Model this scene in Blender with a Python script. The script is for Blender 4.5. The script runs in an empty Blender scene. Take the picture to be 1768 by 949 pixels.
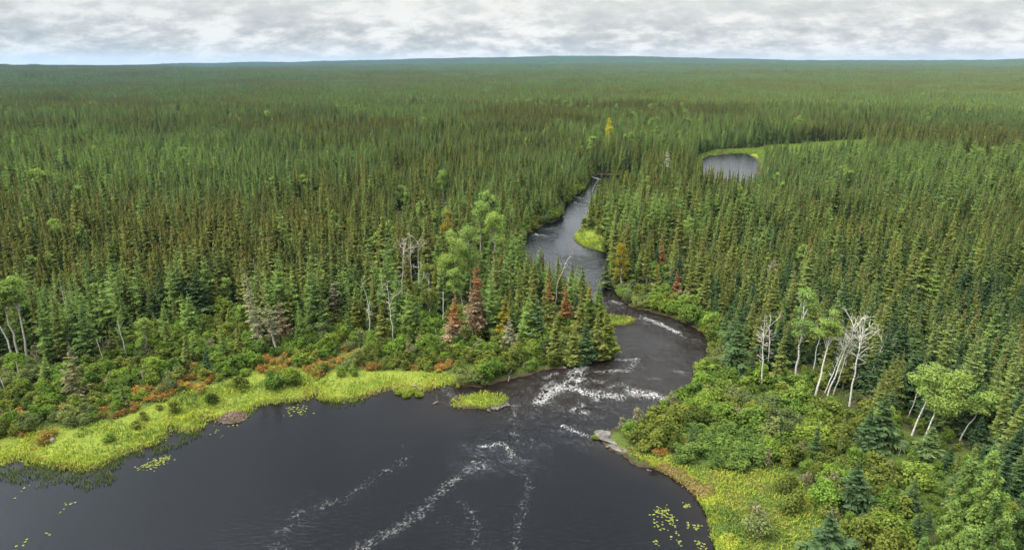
import bpy, math
import numpy as np
from math import radians as rad

# ------------------------------------------------------------------ camera
scene = bpy.context.scene
COL = scene.collection
CAM_H = 60.0
F_PX, CX, CY = 1100.0, 884.0, 474.5          # focal length and centre in photograph pixels
PITCH = math.atan(364.5 / 1100.0)            # below the horizontal
cam_d = bpy.data.cameras.new('camera')
cam_d.sensor_width = 36.0
cam_d.lens = 36.0 * F_PX / 1768.0
cam_d.clip_start = 0.5
cam_d.clip_end = 60000.0
cam = bpy.data.objects.new('camera', cam_d)
cam.location = (0, 0, CAM_H)
cam.rotation_euler = (math.pi / 2 - PITCH, 0, 0)
COL.objects.link(cam)
scene.camera = cam

# ------------------------------------------------------------------ sky and sun
SUN_EL, SUN_AZ = 42.0, 258.0                 # degrees; azimuth clockwise from +Y
world = bpy.data.worlds.new('World')
scene.world = world
world.use_nodes = True


class NT:
    """small helper to write node trees"""
    def __init__(s, tree):
        s.t = tree
        s.n = tree.nodes
        s.l = tree.links

    def put(s, sock, v):
        if isinstance(v, bpy.types.NodeSocket):
            s.l.new(v, sock)
        elif v is not None:
            if sock.type == 'RGBA' and len(v) == 3:
                v = (*v, 1)
            sock.default_value = v

    def node(s, typ, ins=None, **kw):
        n = s.n.new(typ)
        for k, v in kw.items():
            setattr(n, k, v)
        for k, v in (ins or {}).items():
            s.put(n.inputs[k], v)
        return n

    def math(s, op, a, b=None, c=None, clamp=False):
        n = s.node('ShaderNodeMath', operation=op, use_clamp=clamp)
        s.put(n.inputs[0], a)
        if b is not None:
            s.put(n.inputs[1], b)
        if c is not None:
            s.put(n.inputs[2], c)
        return n.outputs[0]

    def mix(s, f, a, b, blend='MIX'):
        n = s.node('ShaderNodeMix', data_type='RGBA', blend_type=blend)
        s.put(n.inputs[0], f)
        s.put(n.inputs[6], a)
        s.put(n.inputs[7], b)
        return n.outputs[2]

    def ramp(s, f, stops, interp='LINEAR'):
        n = s.node('ShaderNodeValToRGB')
        cr = n.color_ramp
        cr.interpolation = interp
        while len(cr.elements) < len(stops):
            cr.elements.new(0.5)
        for e, (p, c) in zip(cr.elements, stops):
            e.position = p
            e.color = (*c, 1) if len(c) == 3 else c
        s.put(n.inputs[0], f)
        return n.outputs[0]

    def rng(s, v, a, b, c=0.0, d=1.0, smooth=False):
        n = s.node('ShaderNodeMapRange', interpolation_type='SMOOTHSTEP' if smooth else 'LINEAR')
        for i, x in enumerate((v, a, b, c, d)):
            s.put(n.inputs[i], x)
        return n.outputs[0]

    def noise(s, vec, scale, detail=3.0, rough=0.5, dist=0.0):
        n = s.node('ShaderNodeTexNoise', {'Scale': scale, 'Detail': detail, 'Roughness': rough, 'Distortion': dist})
        if vec is not None:
            s.put(n.inputs['Vector'], vec)
        return n.outputs[0]

    def attr(s, name):
        return s.node('ShaderNodeAttribute', attribute_name=name).outputs['Fac']


def build_world():
    nt = NT(world.node_tree)
    nt.n.clear()
    out = nt.node('ShaderNodeOutputWorld')
    bg = nt.node('ShaderNodeBackground')
    nt.l.new(bg.outputs[0], out.inputs[0])
    sky = nt.node('ShaderNodeTexSky', sky_type='NISHITA', sun_disc=False, sun_elevation=rad(SUN_EL), sun_rotation=rad(SUN_AZ))
    d = nt.node('ShaderNodeTexCoord').outputs['Generated']
    sep = nt.node('ShaderNodeSeparateXYZ', {0: d})
    z = nt.math('MAXIMUM', sep.outputs[2], 0.0)
    den = nt.math('ADD', z, 0.36)
    u = nt.math('DIVIDE', sep.outputs[0], den)
    v = nt.math('DIVIDE', sep.outputs[1], den)
    p = nt.node('ShaderNodeCombineXYZ', {0: u, 1: v, 2: 3.7}).outputs[0]
    rot = nt.node('ShaderNodeMapping', {'Vector': p, 'Rotation': (0, 0, rad(32)), 'Scale': (0.85, 1.0, 1.0)}).outputs[0]
    big = nt.noise(rot, 3.0, 4.0, 0.55, 0.2)
    fine = nt.noise(rot, 12.0, 12.0, 0.66, 0.15)
    f = nt.math('ADD', nt.math('MULTIPLY', big, 0.42), nt.math('MULTIPLY', fine, 0.58))
    cloud = nt.ramp(f, [(0.38, (0.172, 0.180, 0.182)), (0.45, (0.206, 0.212, 0.208)), (0.495, (0.236, 0.239, 0.231)), (0.525, (0.270, 0.271, 0.260)), (0.585, (0.325, 0.322, 0.307))])
    cloud = nt.mix(nt.rng(z, 0.035, 0.085, 0.0, 0.45, True), cloud, (0.285, 0.285, 0.272))
    # cooler and darker cloud bases towards the left
    cool = nt.rng(sep.outputs[0], 0.05, -0.75, 0.0, 1.0, True)
    cloud = nt.mix(nt.math('MULTIPLY', cool, 0.55), cloud, nt.mix(1.0, cloud, (0.80, 0.86, 0.90), 'MULTIPLY'))
    low = nt.rng(z, 0.0, 0.022, 1.0, 0.0, True)
    cloud = nt.mix(nt.math('MULTIPLY', low, 0.75), cloud, (0.315, 0.305, 0.288))
    cloud = nt.mix(nt.rng(z, 0.12, 0.25, 0.0, 1.0), cloud, nt.mix(1.0, cloud, (0.82, 0.87, 0.96), 'MULTIPLY'))
    # overcast skies grow brighter towards the zenith
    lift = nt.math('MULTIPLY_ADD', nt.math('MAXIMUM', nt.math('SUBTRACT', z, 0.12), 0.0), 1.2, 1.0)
    lift = nt.math('MULTIPLY_ADD', nt.rng(z, 0.66, 0.95, 0.0, 1.0, True), 7.5, lift)  # steep zenith brightening added out of view to light the forest
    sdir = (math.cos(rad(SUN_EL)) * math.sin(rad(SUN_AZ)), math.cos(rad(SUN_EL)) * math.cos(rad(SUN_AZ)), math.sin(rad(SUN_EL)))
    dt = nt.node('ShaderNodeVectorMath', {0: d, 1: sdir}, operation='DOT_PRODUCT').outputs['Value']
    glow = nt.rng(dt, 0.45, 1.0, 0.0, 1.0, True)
    belt = nt.math('MULTIPLY', nt.rng(z, 0.11, 0.22, 0.0, 1.0, True), nt.rng(z, 0.27, 0.39, 1.0, 0.0, True))  # unseen bright belt added so the far water reflects more sky
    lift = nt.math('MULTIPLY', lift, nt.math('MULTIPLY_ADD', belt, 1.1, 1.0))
    # extra glow added to unseen cloud round the veiled sun, lighting the trees
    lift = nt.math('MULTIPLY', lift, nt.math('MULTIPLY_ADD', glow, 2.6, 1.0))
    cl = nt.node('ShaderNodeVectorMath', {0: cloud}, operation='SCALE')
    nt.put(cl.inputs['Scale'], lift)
    skyc = nt.node('ShaderNodeVectorMath', {0: sky.outputs[0]}, operation='SCALE')
    skyc.inputs['Scale'].default_value = 0.10
    gap = nt.rng(nt.noise(rot, 0.35, 3.0), 0.45, 0.75, 0.0, 0.05)
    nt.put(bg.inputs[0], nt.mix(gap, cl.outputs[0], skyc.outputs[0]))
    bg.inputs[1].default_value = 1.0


build_world()
sun_d = bpy.data.lights.new('sun', 'SUN')
sun_d.energy = 1.5
sun_d.angle = rad(12)
sun_d.color = (1.0, 0.94, 0.85)
sun = bpy.data.objects.new('sun', sun_d)
sun.rotation_euler = (rad(90 - SUN_EL), 0, rad(180 - SUN_AZ))
sun.location = (-60, -40, 120)
COL.objects.link(sun)

vs = scene.view_settings
vs.view_transform = 'Standard'
vs.look = 'None'
vs.exposure = 1.6
vs.gamma = 1.0
vs.use_curve_mapping = False
cy = scene.cycles
cy.max_bounces = 5
cy.diffuse_bounces = 3
cy.glossy_bounces = 2
cy.transmission_bounces = 3
cy.transparent_max_bounces = 8
cy.volume_bounces = 1
cy.caustics_reflective = False
cy.caustics_refractive = False
cy.use_denoising = True
cy.use_adaptive_sampling = True
cy.adaptive_threshold = 0.02

# ------------------------------------------------------------------ numeric helpers
SP, CP = math.sin(PITCH), math.cos(PITCH)


def ray(x, y):
    u, v = (np.asarray(x, float) - CX) / F_PX, (CY - np.asarray(y, float)) / F_PX
    return u, CP + v * SP, -SP + v * CP


def gp(x, y, z=0.0):
    """photograph pixel -> place on the level z"""
    dx, dy, dz = ray(x, y)
    t = (z - CAM_H) / dz
    return dx * t, dy * t


def gpoly(pts, z=0.0):
    return np.array([gp(x, y, z) for x, y in pts])


def height_at(base, top, z=1.0):
    """foot (x, y) of a tree from its base pixel, and where its top is (dx, height) in the plane across the view"""
    bx, by = gp(*base, z)
    dx, dy, dz = ray(*top)
    t = by / dy
    return (bx, by), dx * t - bx, CAM_H + dz * t - z


def project(x, y, z):
    yy, zz = np.asarray(y, float), np.asarray(z, float) - CAM_H
    f = yy * CP - zz * SP
    up = yy * SP + zz * CP
    return CX + F_PX * np.asarray(x) / f, CY - F_PX * up / f


def hash2(ix, iy, seed):
    h = (ix.astype(np.int64) * 374761393 + iy.astype(np.int64) * 668265263 + seed * 974634777) & 0xFFFFFFFF
    h = ((h ^ (h >> 13)) * 1274126177) & 0xFFFFFFFF
    h = (h ^ (h >> 16)) & 0xFFFFFF
    return h / float(0xFFFFFF)


def vnoise(x, y, seed=0):
    x, y = np.asarray(x, float), np.asarray(y, float)
    ix, iy = np.floor(x), np.floor(y)
    fx, fy = x - ix, y - iy
    fx, fy = fx * fx * (3 - 2 * fx), fy * fy * (3 - 2 * fy)
    a, b = hash2(ix, iy, seed), hash2(ix + 1, iy, seed)
    c, d = hash2(ix, iy + 1, seed), hash2(ix + 1, iy + 1, seed)
    return (a * (1 - fx) + b * fx) * (1 - fy) + (c * (1 - fx) + d * fx) * fy


def fbm(x, y, s, seed=0, o=3):
    v, a, t = 0.0, 1.0, 0.0
    for k in range(o):
        v = v + a * vnoise(x / s, y / s, seed + 17 * k)
        t += a
        a *= 0.5
        s *= 0.5
    return v / t


def sstep(a, b, x):
    t = np.clip((np.asarray(x, float) - a) / (b - a), 0, 1)
    return t * t * (3 - 2 * t)


def inside(poly, x, y):
    x, y = np.asarray(x, float), np.asarray(y, float)
    r = np.zeros(np.broadcast(x, y).shape, bool)
    px, py = poly[:, 0], poly[:, 1]
    j = len(poly) - 1
    for i in range(len(poly)):
        with np.errstate(divide='ignore', invalid='ignore'):
            c = ((py[i] > y) != (py[j] > y)) & (x < (px[j] - px[i]) * (y - py[i]) / (py[j] - py[i]) + px[i])
        r ^= c
        j = i
    return r


def seg_dist(pts, x, y, closed=False):
    x, y = np.asarray(x, float), np.asarray(y, float)
    best = np.full(np.broadcast(x, y).shape, 1e9)
    n = len(pts)
    for i in range(n if closed else n - 1):
        a, b = pts[i], pts[(i + 1) % n]
        d = b - a
        L2 = max(d @ d, 1e-9)
        t = np.clip(((x - a[0]) * d[0] + (y - a[1]) * d[1]) / L2, 0, 1)
        best = np.minimum(best, np.hypot(x - a[0] - t * d[0], y - a[1] - t * d[1]))
    return best


def smooth_poly(p, n=2):
    for _ in range(n):
        q = np.roll(p, -1, 0)
        p = np.stack([0.75 * p + 0.25 * q, 0.25 * p + 0.75 * q], 1).reshape(-1, 2)
    return p


# ------------------------------------------------------------------ the plan of the place
SHORE_LEFT = [(-900, 930), (-500, 862), (-200, 828), (-60, 812), (0, 803), (22, 797), (38, 784), (46, 796), (100, 806), (150, 811), (185, 800),
              (205, 786), (240, 773), (270, 765), (288, 752), (291, 738), (298, 733), (306, 742), (330, 745), (348, 738), (340, 723), (334, 715),
              (350, 722), (375, 724), (395, 722), (420, 720), (432, 710), (440, 700), (470, 695), (500, 692), (525, 690), (538, 684), (542, 671),
              (549, 682), (560, 690), (590, 692), (615, 690), (640, 681), (665, 671), (690, 673), (702, 680), (735, 674), (760, 664), (790, 661),
              (800, 668), (830, 669), (855, 661), (880, 653), (920, 645), (960, 636), (1000, 627), (1035, 624), (1054, 621), (1062, 610), (1058, 592),
              (1050, 576), (1047, 564), (1060, 563), (1085, 561), (1101, 554), (1085, 547), (1060, 547), (1046, 546), (1036, 537), (1012, 526),
              (975, 512), (940, 490), (912, 460), (898, 430), (902, 408), (924, 398), (936, 388), (960, 382), (972, 372), (975, 355), (985, 343),
              (1000, 333), (1012, 325), (1016, 312), (1022, 304), (1040, 301), (1060, 304), (1085, 304), (1120, 297)]
SHORE_RIGHT = [(1125, 306), (1092, 322), (1070, 327), (1050, 331), (1035, 342), (1027, 355), (1019, 372), (1014, 388), (998, 400), (989, 408), (995, 419),
               (1015, 429), (1040, 434), (1054, 440), (1056, 455), (1053, 474), (1058, 490), (1064, 503), (1073, 518), (1092, 531), (1130, 539), (1165, 549),
               (1195, 563), (1218, 580), (1232, 597), (1228, 612), (1220, 630), (1210, 650), (1198, 668), (1182, 684), (1160, 700), (1135, 715),
               (1100, 727), (1070, 738), (1050, 744), (1034, 746), (1036, 762), (1055, 778), (1080, 787), (1090, 802), (1130, 808), (1160, 822),
               (1185, 840), (1205, 858), (1222, 885), (1228, 920), (1240, 949), (1246, 1000), (1236, 1100), (1150, 1400), (-3200, 1400)]
LAKE = smooth_poly(gpoly(SHORE_LEFT + SHORE_RIGHT), 1)
ISLET = smooth_poly(gpoly([(781, 700), (788, 689), (812, 680), (848, 681), (878, 686), (880, 695), (862, 705), (822, 708)]), 2)
POND = smooth_poly(gpoly([(1203, 286), (1216, 271), (1250, 266), (1290, 265), (1306, 274), (1308, 300), (1296, 335), (1240, 342), (1212, 318)]), 2)
MARSH = gpoly([(1196, 286), (1199, 272), (1232, 262), (1300, 259), (1330, 254), (1400, 249), (1490, 245), (1496, 276), (1420, 290), (1340, 290), (1316, 282), (1306, 268), (1250, 264), (1212, 272), (1203, 286)])
EDGE_LEFT = [(-900, 720), (-300, 672), (0, 642), (60, 632), (110, 640), (165, 636), (212, 618), (240, 585), (300, 568), (340, 560), (420, 574), (450, 600), (520, 590),
             (560, 588), (640, 585), (690, 592), (770, 598), (865, 604), (940, 608), (1000, 607), (1040, 604)]
BELT_LEFT = gpoly(EDGE_LEFT + [(1062, 625), (800, 720), (500, 750), (0, 870), (-900, 1060)])
SEDGE_LEFT = gpoly([(-900, 815), (-300, 785), (0, 766), (60, 750), (130, 741), (200, 734), (240, 712), (290, 699), (340, 680), (400, 661), (440, 647), (500, 641), (560, 640),
                    (620, 645), (680, 646), (740, 648), (785, 650), (800, 660), (800, 720), (500, 750), (0, 870), (-900, 1060)])
BELT_RIGHT = gpoly([(1052, 494), (1075, 498), (1120, 511), (1170, 529), (1210, 547), (1238, 570), (1250, 605), (1258, 645), (1300, 668), (1360, 682), (1400, 691), (1440, 707),
                    (1480, 722), (1520, 745), (1560, 752), (1620, 775), (1672, 790), (1690, 830), (1670, 880), (1610, 920), (1580, 960), (1540, 1050), (1400, 1200), (1100, 1300), (1000, 900), (1000, 720), (1180, 600), (1060, 530)])
THICKET = gpoly([(1540, 800), (1580, 785), (1690, 800), (1680, 880), (1610, 925), (1570, 980), (1545, 930)])
MEADOW = gpoly([(1060, 770), (1084, 788), (1130, 784), (1180, 806), (1285, 826), (1340, 808), (1380, 842), (1422, 892), (1440, 949), (1440, 1060), (1400, 1250), (1180, 1250), (1200, 949), (1190, 880), (1150, 820)])
LAWN = gpoly([(980, 398), (1010, 396), (1030, 404), (1046, 420), (1046, 440), (985, 432)])
SPIT = gpoly([(1044, 570), (1044, 543), (1110, 543), (1110, 566)])
YELLOW_BANK = gpoly([(1020, 330), (1060, 318), (1100, 326), (1108, 350), (1095, 395), (1060, 408), (1046, 418), (1028, 404), (1005, 396)])


def land_dist(x, y):
    """signed distance to the water's edge: above zero on land"""
    x, y = np.asarray(x, float), np.asarray(y, float)
    s = np.full(np.broadcast(x, y).shape, 60.0)
    near = (np.abs(x) < 420) & (y > -20) & (y < 520)
    xn, yn = x[near], y[near]
    if xn.size:
        d = np.minimum(seg_dist(LAKE, xn, yn, True), seg_dist(POND, xn, yn, True))
        di = seg_dist(ISLET, xn, yn, True)
        wet = inside(LAKE, xn, yn) | inside(POND, xn, yn)
        isl = inside(ISLET, xn, yn)
        d = np.minimum(d, di)
        s[near] = np.where(wet & ~isl, -d, np.where(isl, np.minimum(di, 60), np.minimum(d, 60)))
    return s


RIDGE_X = np.array([-900, 0, 180, 350, 600, 850, 1050, 1150, 1300, 1500, 1650, 1768, 2600])
RIDGE_Y = np.array([108, 109, 110, 107, 102, 97, 95, 98, 101, 104, 103, 101, 104.0])


def far_height(x, y):
    d = np.hypot(x, y)
    az = np.arctan2(x, np.maximum(y, 1.0))
    u = CX + F_PX * np.tan(np.clip(az, -0.95, 0.95)) / CP
    hpx = (110.0 - np.interp(u, RIDGE_X, RIDGE_Y)) / F_PX
    top = CAM_H + 9000 * (hpx + 0.0005) - 46
    h = sstep(7000, 9000, d) * top + sstep(1800, 5500, d) * 32 * (1 - sstep(7000, 9000, d)) + sstep(6800, 8200, d) * (fbm(x, y, 900, 13, 3) - 0.5) * 34
    h = h + sstep(1200, 3000, d) * (fbm(x, y, 1300, 5, 3) - 0.45) * 30
    h = h + sstep(2500, 5000, d) * (fbm(x, y * 1.5, 2600, 9, 3) - 0.5) * 34 * (1 - sstep(7500, 9000, d))
    return h


def ground(x, y, s=None):
    x, y = np.asarray(x, float), np.asarray(y, float)
    if s is None:
        s = land_dist(x, y)
    bank = np.where(s > 0, 0.10 + 0.75 * sstep(0, 7, s), -1.4 * sstep(0, 4, -s) - 0.06)
    roll = sstep(4, 40, s) * ((fbm(x, y, 60, 3, 3) - 0.5) * 2.6 + (fbm(x, y, 9, 8, 2) - 0.5) * 0.7)
    return bank + roll + far_height(x, y)


# ------------------------------------------------------------------ mesh building
RNG = np.random.default_rng(11)


def mesh_np(name, V, F, mats, attrs=None, midx=None, smooth=False):
    """F: list of integer arrays (n,3) or (n,4)"""
    if not isinstance(F, (list, tuple)):
        F = [F]
    F = [np.asarray(f, np.int32) for f in F if len(f)]
    me = bpy.data.meshes.new(name)
    V = np.asarray(V, np.float32)
    tot = np.concatenate([np.full(len(f), f.shape[1], np.int32) for f in F])
    loops = np.concatenate([f.ravel() for f in F])
    me.vertices.add(len(V))
    me.vertices.foreach_set('co', V.ravel())
    me.loops.add(len(loops))
    me.loops.foreach_set('vertex_index', loops)
    me.polygons.add(len(tot))
    me.polygons.foreach_set('loop_start', np.concatenate([[0], np.cumsum(tot)[:-1]]).astype(np.int32))
    if midx is not None:
        me.polygons.foreach_set('material_index', np.asarray(midx, np.int32))
    me.polygons.foreach_set('use_smooth', np.full(len(tot), smooth, bool))
    for m in mats:
        me.materials.append(m)
    for k, a in (attrs or {}).items():
        at = me.attributes.new(k, 'FLOAT', 'POINT')
        at.data.foreach_set('value', np.asarray(a, np.float32))
    me.update(calc_edges=True)
    return me


class Bag:
    """collects pieces of one mesh"""
    def __init__(s):
        s.V, s.Q, s.T, s.n = [], [], [], 0
        s.A = {}
        s.mq, s.mt = [], []

    def add(s, V, F, m=0, **attrs):
        V = np.asarray(V, float)
        F = np.asarray(F, np.int64) + s.n
        if F.shape[1] == 4:
            s.Q.append(F)
            s.mq.append(np.full(len(F), m))
        else:
            s.T.append(F)
            s.mt.append(np.full(len(F), m))
        s.V.append(V)
        for k in ('tip', 'ht', 'rnd'):
            s.A.setdefault(k, []).append(np.broadcast_to(np.asarray(attrs.get(k, 0.0), float), (len(V),)))
        s.n += len(V)

    def mesh(s, name, mats, smooth=False):
        F, mi = [], []
        if s.Q:
            F.append(np.concatenate(s.Q))
            mi.append(np.concatenate(s.mq))
        if s.T:
            F.append(np.concatenate(s.T))
            mi.append(np.concatenate(s.mt))
        return mesh_np(name, np.concatenate(s.V), F, mats, {k: np.concatenate(v) for k, v in s.A.items()}, np.concatenate(mi), smooth)


def tube(path, radii, n=7, cap=True):
    P = np.asarray(path, float)
    R = np.asarray(radii, float)
    T = np.gradient(P, axis=0)
    T /= np.linalg.norm(T, axis=1)[:, None] + 1e-9
    ref = np.array([0.31, 0.95, 0.05])
    A = np.cross(T, ref)
    A /= np.linalg.norm(A, axis=1)[:, None] + 1e-9
    B = np.cross(T, A)
    a = np.linspace(0, 2 * np.pi, n, endpoint=False)
    V = P[:, None] + R[:, None, None] * (np.cos(a)[None, :, None] * A[:, None] + np.sin(a)[None, :, None] * B[:, None])
    V = V.reshape(-1, 3)
    i = np.arange(n)
    F = []
    for k in range(len(P) - 1):
        F.append(np.stack([k * n + i, k * n + (i + 1) % n, (k + 1) * n + (i + 1) % n, (k + 1) * n + i], 1))
    return V, np.concatenate(F)


def leaf_quads(C, D, N, ln, wd, r, bend=0.0):
    """diamond leaves: centres C, axis D, side N (unit), length, width"""
    ln, wd = np.asarray(ln)[:, None], np.asarray(wd)[:, None]
    a = C - D * ln * 0.5
    b = C + D * ln * 0.5
    m = C + D * ln * 0.02
    V = np.stack([a, m + N * wd * 0.5, b, m - N * wd * 0.5], 1).reshape(-1, 3)
    F = np.arange(len(C) * 4).reshape(-1, 4)
    return V, F


def unit(v):
    return v / (np.linalg.norm(v, axis=-1, keepdims=True) + 1e-9)


def rand_dirs(r, n):
    return unit(r.normal(size=(n, 3)))


def spruce_crown(bag, h, rad_, seed, whorls=24, per=7, low=0.12, sharp=0.85, sprays=4, m=0, ragged=0.36, gap=0.04, droop=0.35, thick=1.0, top_m=None, top_at=2.0, club=0.0):
    """a conifer crown: drooping branches in whorls, each a flat frond of twig sprays"""
    r = np.random.default_rng(seed)
    t = np.linspace(low, 0.985, whorls)
    Ls, Zs, As = [], [], []
    for k, tk in enumerate(t):
        prof = rad_ * ((1 - tk) / (1 - low)) ** sharp * (0.62 + 0.38 * min(1, (tk - low) / 0.12 + 0.25))
        if club:
            prof = max(prof, rad_ * club * math.exp(-((tk - 0.9) / 0.06) ** 2))
        prof = max(prof, 0.10)
        n = max(3, int(round(per * (0.55 + 0.45 * prof / rad_) + r.uniform(-0.6, 0.6))))
        ph = r.uniform(0, 6.28)
        for j in range(n):
            if r.random() < gap:
                continue
            Ls.append(prof * (1 + r.normal(0, ragged)))
            Zs.append(h * tk + r.normal(0, 0.7) * h / whorls)
            As.append(ph + j * 2 * np.pi / n + r.normal(0, 0.22))
    L = np.clip(np.array(Ls), 0.08, rad_ * 1.7)
    Z, A = np.array(Zs), np.array(As)
    nb = len(L)
    ca, sa = np.cos(A), np.sin(A)
    out = np.stack([ca, sa, np.zeros(nb)], 1)
    side = np.stack([-sa, ca, np.zeros(nb)], 1)
    up = np.array([0, 0, 1.0])
    dr = droop * (1 - Z / h * 1.15) + r.normal(0, 0.08, nb)
    C_, D_, N_, ln_, wd_, tp_ = [], [], [], [], [], []
    for k in range(sprays):
        s = (k + 0.55) / sprays
        pos = out * (L * s)[:, None] + up * (Z - dr * L * s + 0.12 * L * s * s)[:, None]
        reach = L * (0.62 * (1 - s) + 0.28)
        for sg in (-1, 1):
            d = unit(out * r.uniform(0.35, 0.9, (nb, 1)) + sg * side * r.uniform(0.55, 1.0, (nb, 1)) + up * (-dr[:, None] * 0.9 - r.uniform(0.0, 0.45, (nb, 1))))
            nrm = unit(np.cross(d, up + r.normal(0, 0.35, (nb, 3))))
            C_.append(pos + d * (reach * 0.36)[:, None])
            D_.append(d); N_.append(nrm)
            ln_.append(reach * r.uniform(0.75, 1.15, nb)); wd_.append((0.20 + 0.20 * reach) * thick * r.uniform(0.7, 1.2, nb))
            tp_.append(np.full(nb, s))
    pos = out * (L * 0.86)[:, None] + up * (Z - dr * L * 0.86 + 0.1 * L)[:, None]
    d = unit(out + up * (-dr[:, None] * 0.8 + 0.1))
    C_.append(pos); D_.append(d); N_.append(unit(np.cross(d, up + r.normal(0, 0.3, (nb, 3)))))
    ln_.append(L * 0.5); wd_.append((0.16 + 0.16 * L) * thick); tp_.append(np.full(nb, 1.0))
    # leader
    q = 5
    C_.append(np.stack([np.zeros(q), np.zeros(q), np.full(q, h * 0.985)], 1)); D_.append(unit(np.array([0, 0, 1.0]) + r.normal(0, 0.08, (q, 3))))
    N_.append(unit(np.cross(D_[-1], rand_dirs(r, q)))); ln_.append(np.full(q, h * 0.06)); wd_.append(np.full(q, 0.2)); tp_.append(np.full(q, 0.8))
    C, D, N = np.concatenate(C_), np.concatenate(D_), np.concatenate(N_)
    ln, wd, tp = np.concatenate(ln_), np.concatenate(wd_), np.concatenate(tp_)
    V, F = leaf_quads(C, D, N, ln, wd, r)
    ht = V[:, 2] / h
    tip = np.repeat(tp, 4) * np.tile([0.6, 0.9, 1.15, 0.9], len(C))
    rn = np.repeat(r.random(len(C)), 4)
    if top_m is not None:
        hi = (C[:, 2] / h + r.normal(0, 0.05, len(C))) > top_at
        sel = np.repeat(hi, 4)
        for mm, s_ in ((m, ~sel), (top_m, sel)):
            if s_.any():
                bag.add(V[s_], np.arange(s_.sum()).reshape(-1, 4), mm, tip=tip[s_], ht=ht[s_], rnd=0.0)
    else:
        bag.add(V, F, m, tip=tip, ht=ht, rnd=0.0)


def spruce_lite(bag, x, y, z, h, rad_, r, layers=5, seg=6, m=0, rnd=0.0):
    """ragged skirts, for trees that stand far off"""
    for k in range(layers):
        t0 = 0.10 + 0.86 * k / layers
        t1 = min(1.0, t0 + 1.5 / layers)
        R0 = rad_ * (1 - t0) ** 0.75 * r.uniform(0.85, 1.15)
        a = np.linspace(0, 2 * np.pi, 2 * seg, endpoint=False) + r.uniform(0, 6)
        rr = R0 * np.where(np.arange(2 * seg) % 2, r.uniform(0.35, 0.62, 2 * seg), r.uniform(0.8, 1.3, 2 * seg))
        zz = h * t0 + np.where(np.arange(2 * seg) % 2, 0.10, -0.12) * h / layers + r.normal(0, 0.12, 2 * seg)
        V = np.concatenate([np.stack([x + rr * np.cos(a), y + rr * np.sin(a), z + zz], 1), [[x + r.normal(0, .06), y + r.normal(0, .06), z + h * t1]]])
        i = np.arange(2 * seg)
        F = np.stack([i, (i + 1) % (2 * seg), np.full(2 * seg, 2 * seg)], 1)
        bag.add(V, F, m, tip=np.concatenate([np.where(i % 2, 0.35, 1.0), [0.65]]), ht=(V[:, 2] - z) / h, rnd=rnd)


def leafy_lobes(bag, lobes, n, size, seed, m=0, h=1.0, fill=0.45, upb=0.5):
    """leaf clumps through the volume of a set of lobes (cx,cy,cz,rx,ry,rz)"""
    r = np.random.default_rng(seed)
    lobes = np.asarray(lobes, float)
    vol = (lobes[:, 3] * lobes[:, 4] * lobes[:, 5]) ** 0.67
    pick = r.choice(len(lobes), n, p=vol / vol.sum())
    d = rand_dirs(r, n)
    rr = (fill + (1 - fill) * r.random(n)) ** 0.6
    rr = np.where(r.random(n) < 0.10, rr * r.uniform(1.0, 1.25, n), rr)
    C = lobes[pick, :3] + d * lobes[pick, 3:6] * rr[:, None]
    C += 0.16 * np.sin(C[:, [1, 2, 0]] * 3.1 + seed) * lobes[pick, 3:6].min(1)[:, None]
    keep = C[:, 2] > 0.02
    C, d, pick = C[keep], d[keep], pick[keep]
    n = len(C)
    nrm = unit(d * 0.8 + np.array([0, 0, upb]) + r.normal(0, 0.55, (n, 3)))
    D = unit(np.cross(nrm, rand_dirs(r, n)))
    N = np.cross(nrm, D)
    ln = size * r.uniform(0.7, 1.4, n)
    V, F = leaf_quads(C, D, N, ln, ln * r.uniform(0.55, 0.9, n), r)
    cl = r.random(len(lobes))
    bag.add(V, F, m, tip=np.repeat(np.clip(0.55 * cl[pick] + 0.45 * r.random(n), 0, 1), 4), ht=V[:, 2] / h, rnd=0.0)


# ------------------------------------------------------------------ materials
def new_mat(name):
    m = bpy.data.materials.new(name)
    m.use_nodes = True
    nt = NT(m.node_tree)
    nt.n.clear()
    out = nt.node('ShaderNodeOutputMaterial')
    return m, nt, out


def leaf_shader(nt, out, col, trans=0.30, gloss=0.0):
    d = nt.node('ShaderNodeBsdfDiffuse', {'Color': col})
    t = nt.node('ShaderNodeBsdfTranslucent', {'Color': nt.mix(1.0, col, (1.0, 1.05, 0.55), 'MULTIPLY')})
    mx = nt.node('ShaderNodeMixShader', {0: trans, 1: d.outputs[0], 2: t.outputs[0]})
    nt.l.new(mx.outputs[0], out.inputs[0])


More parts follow.
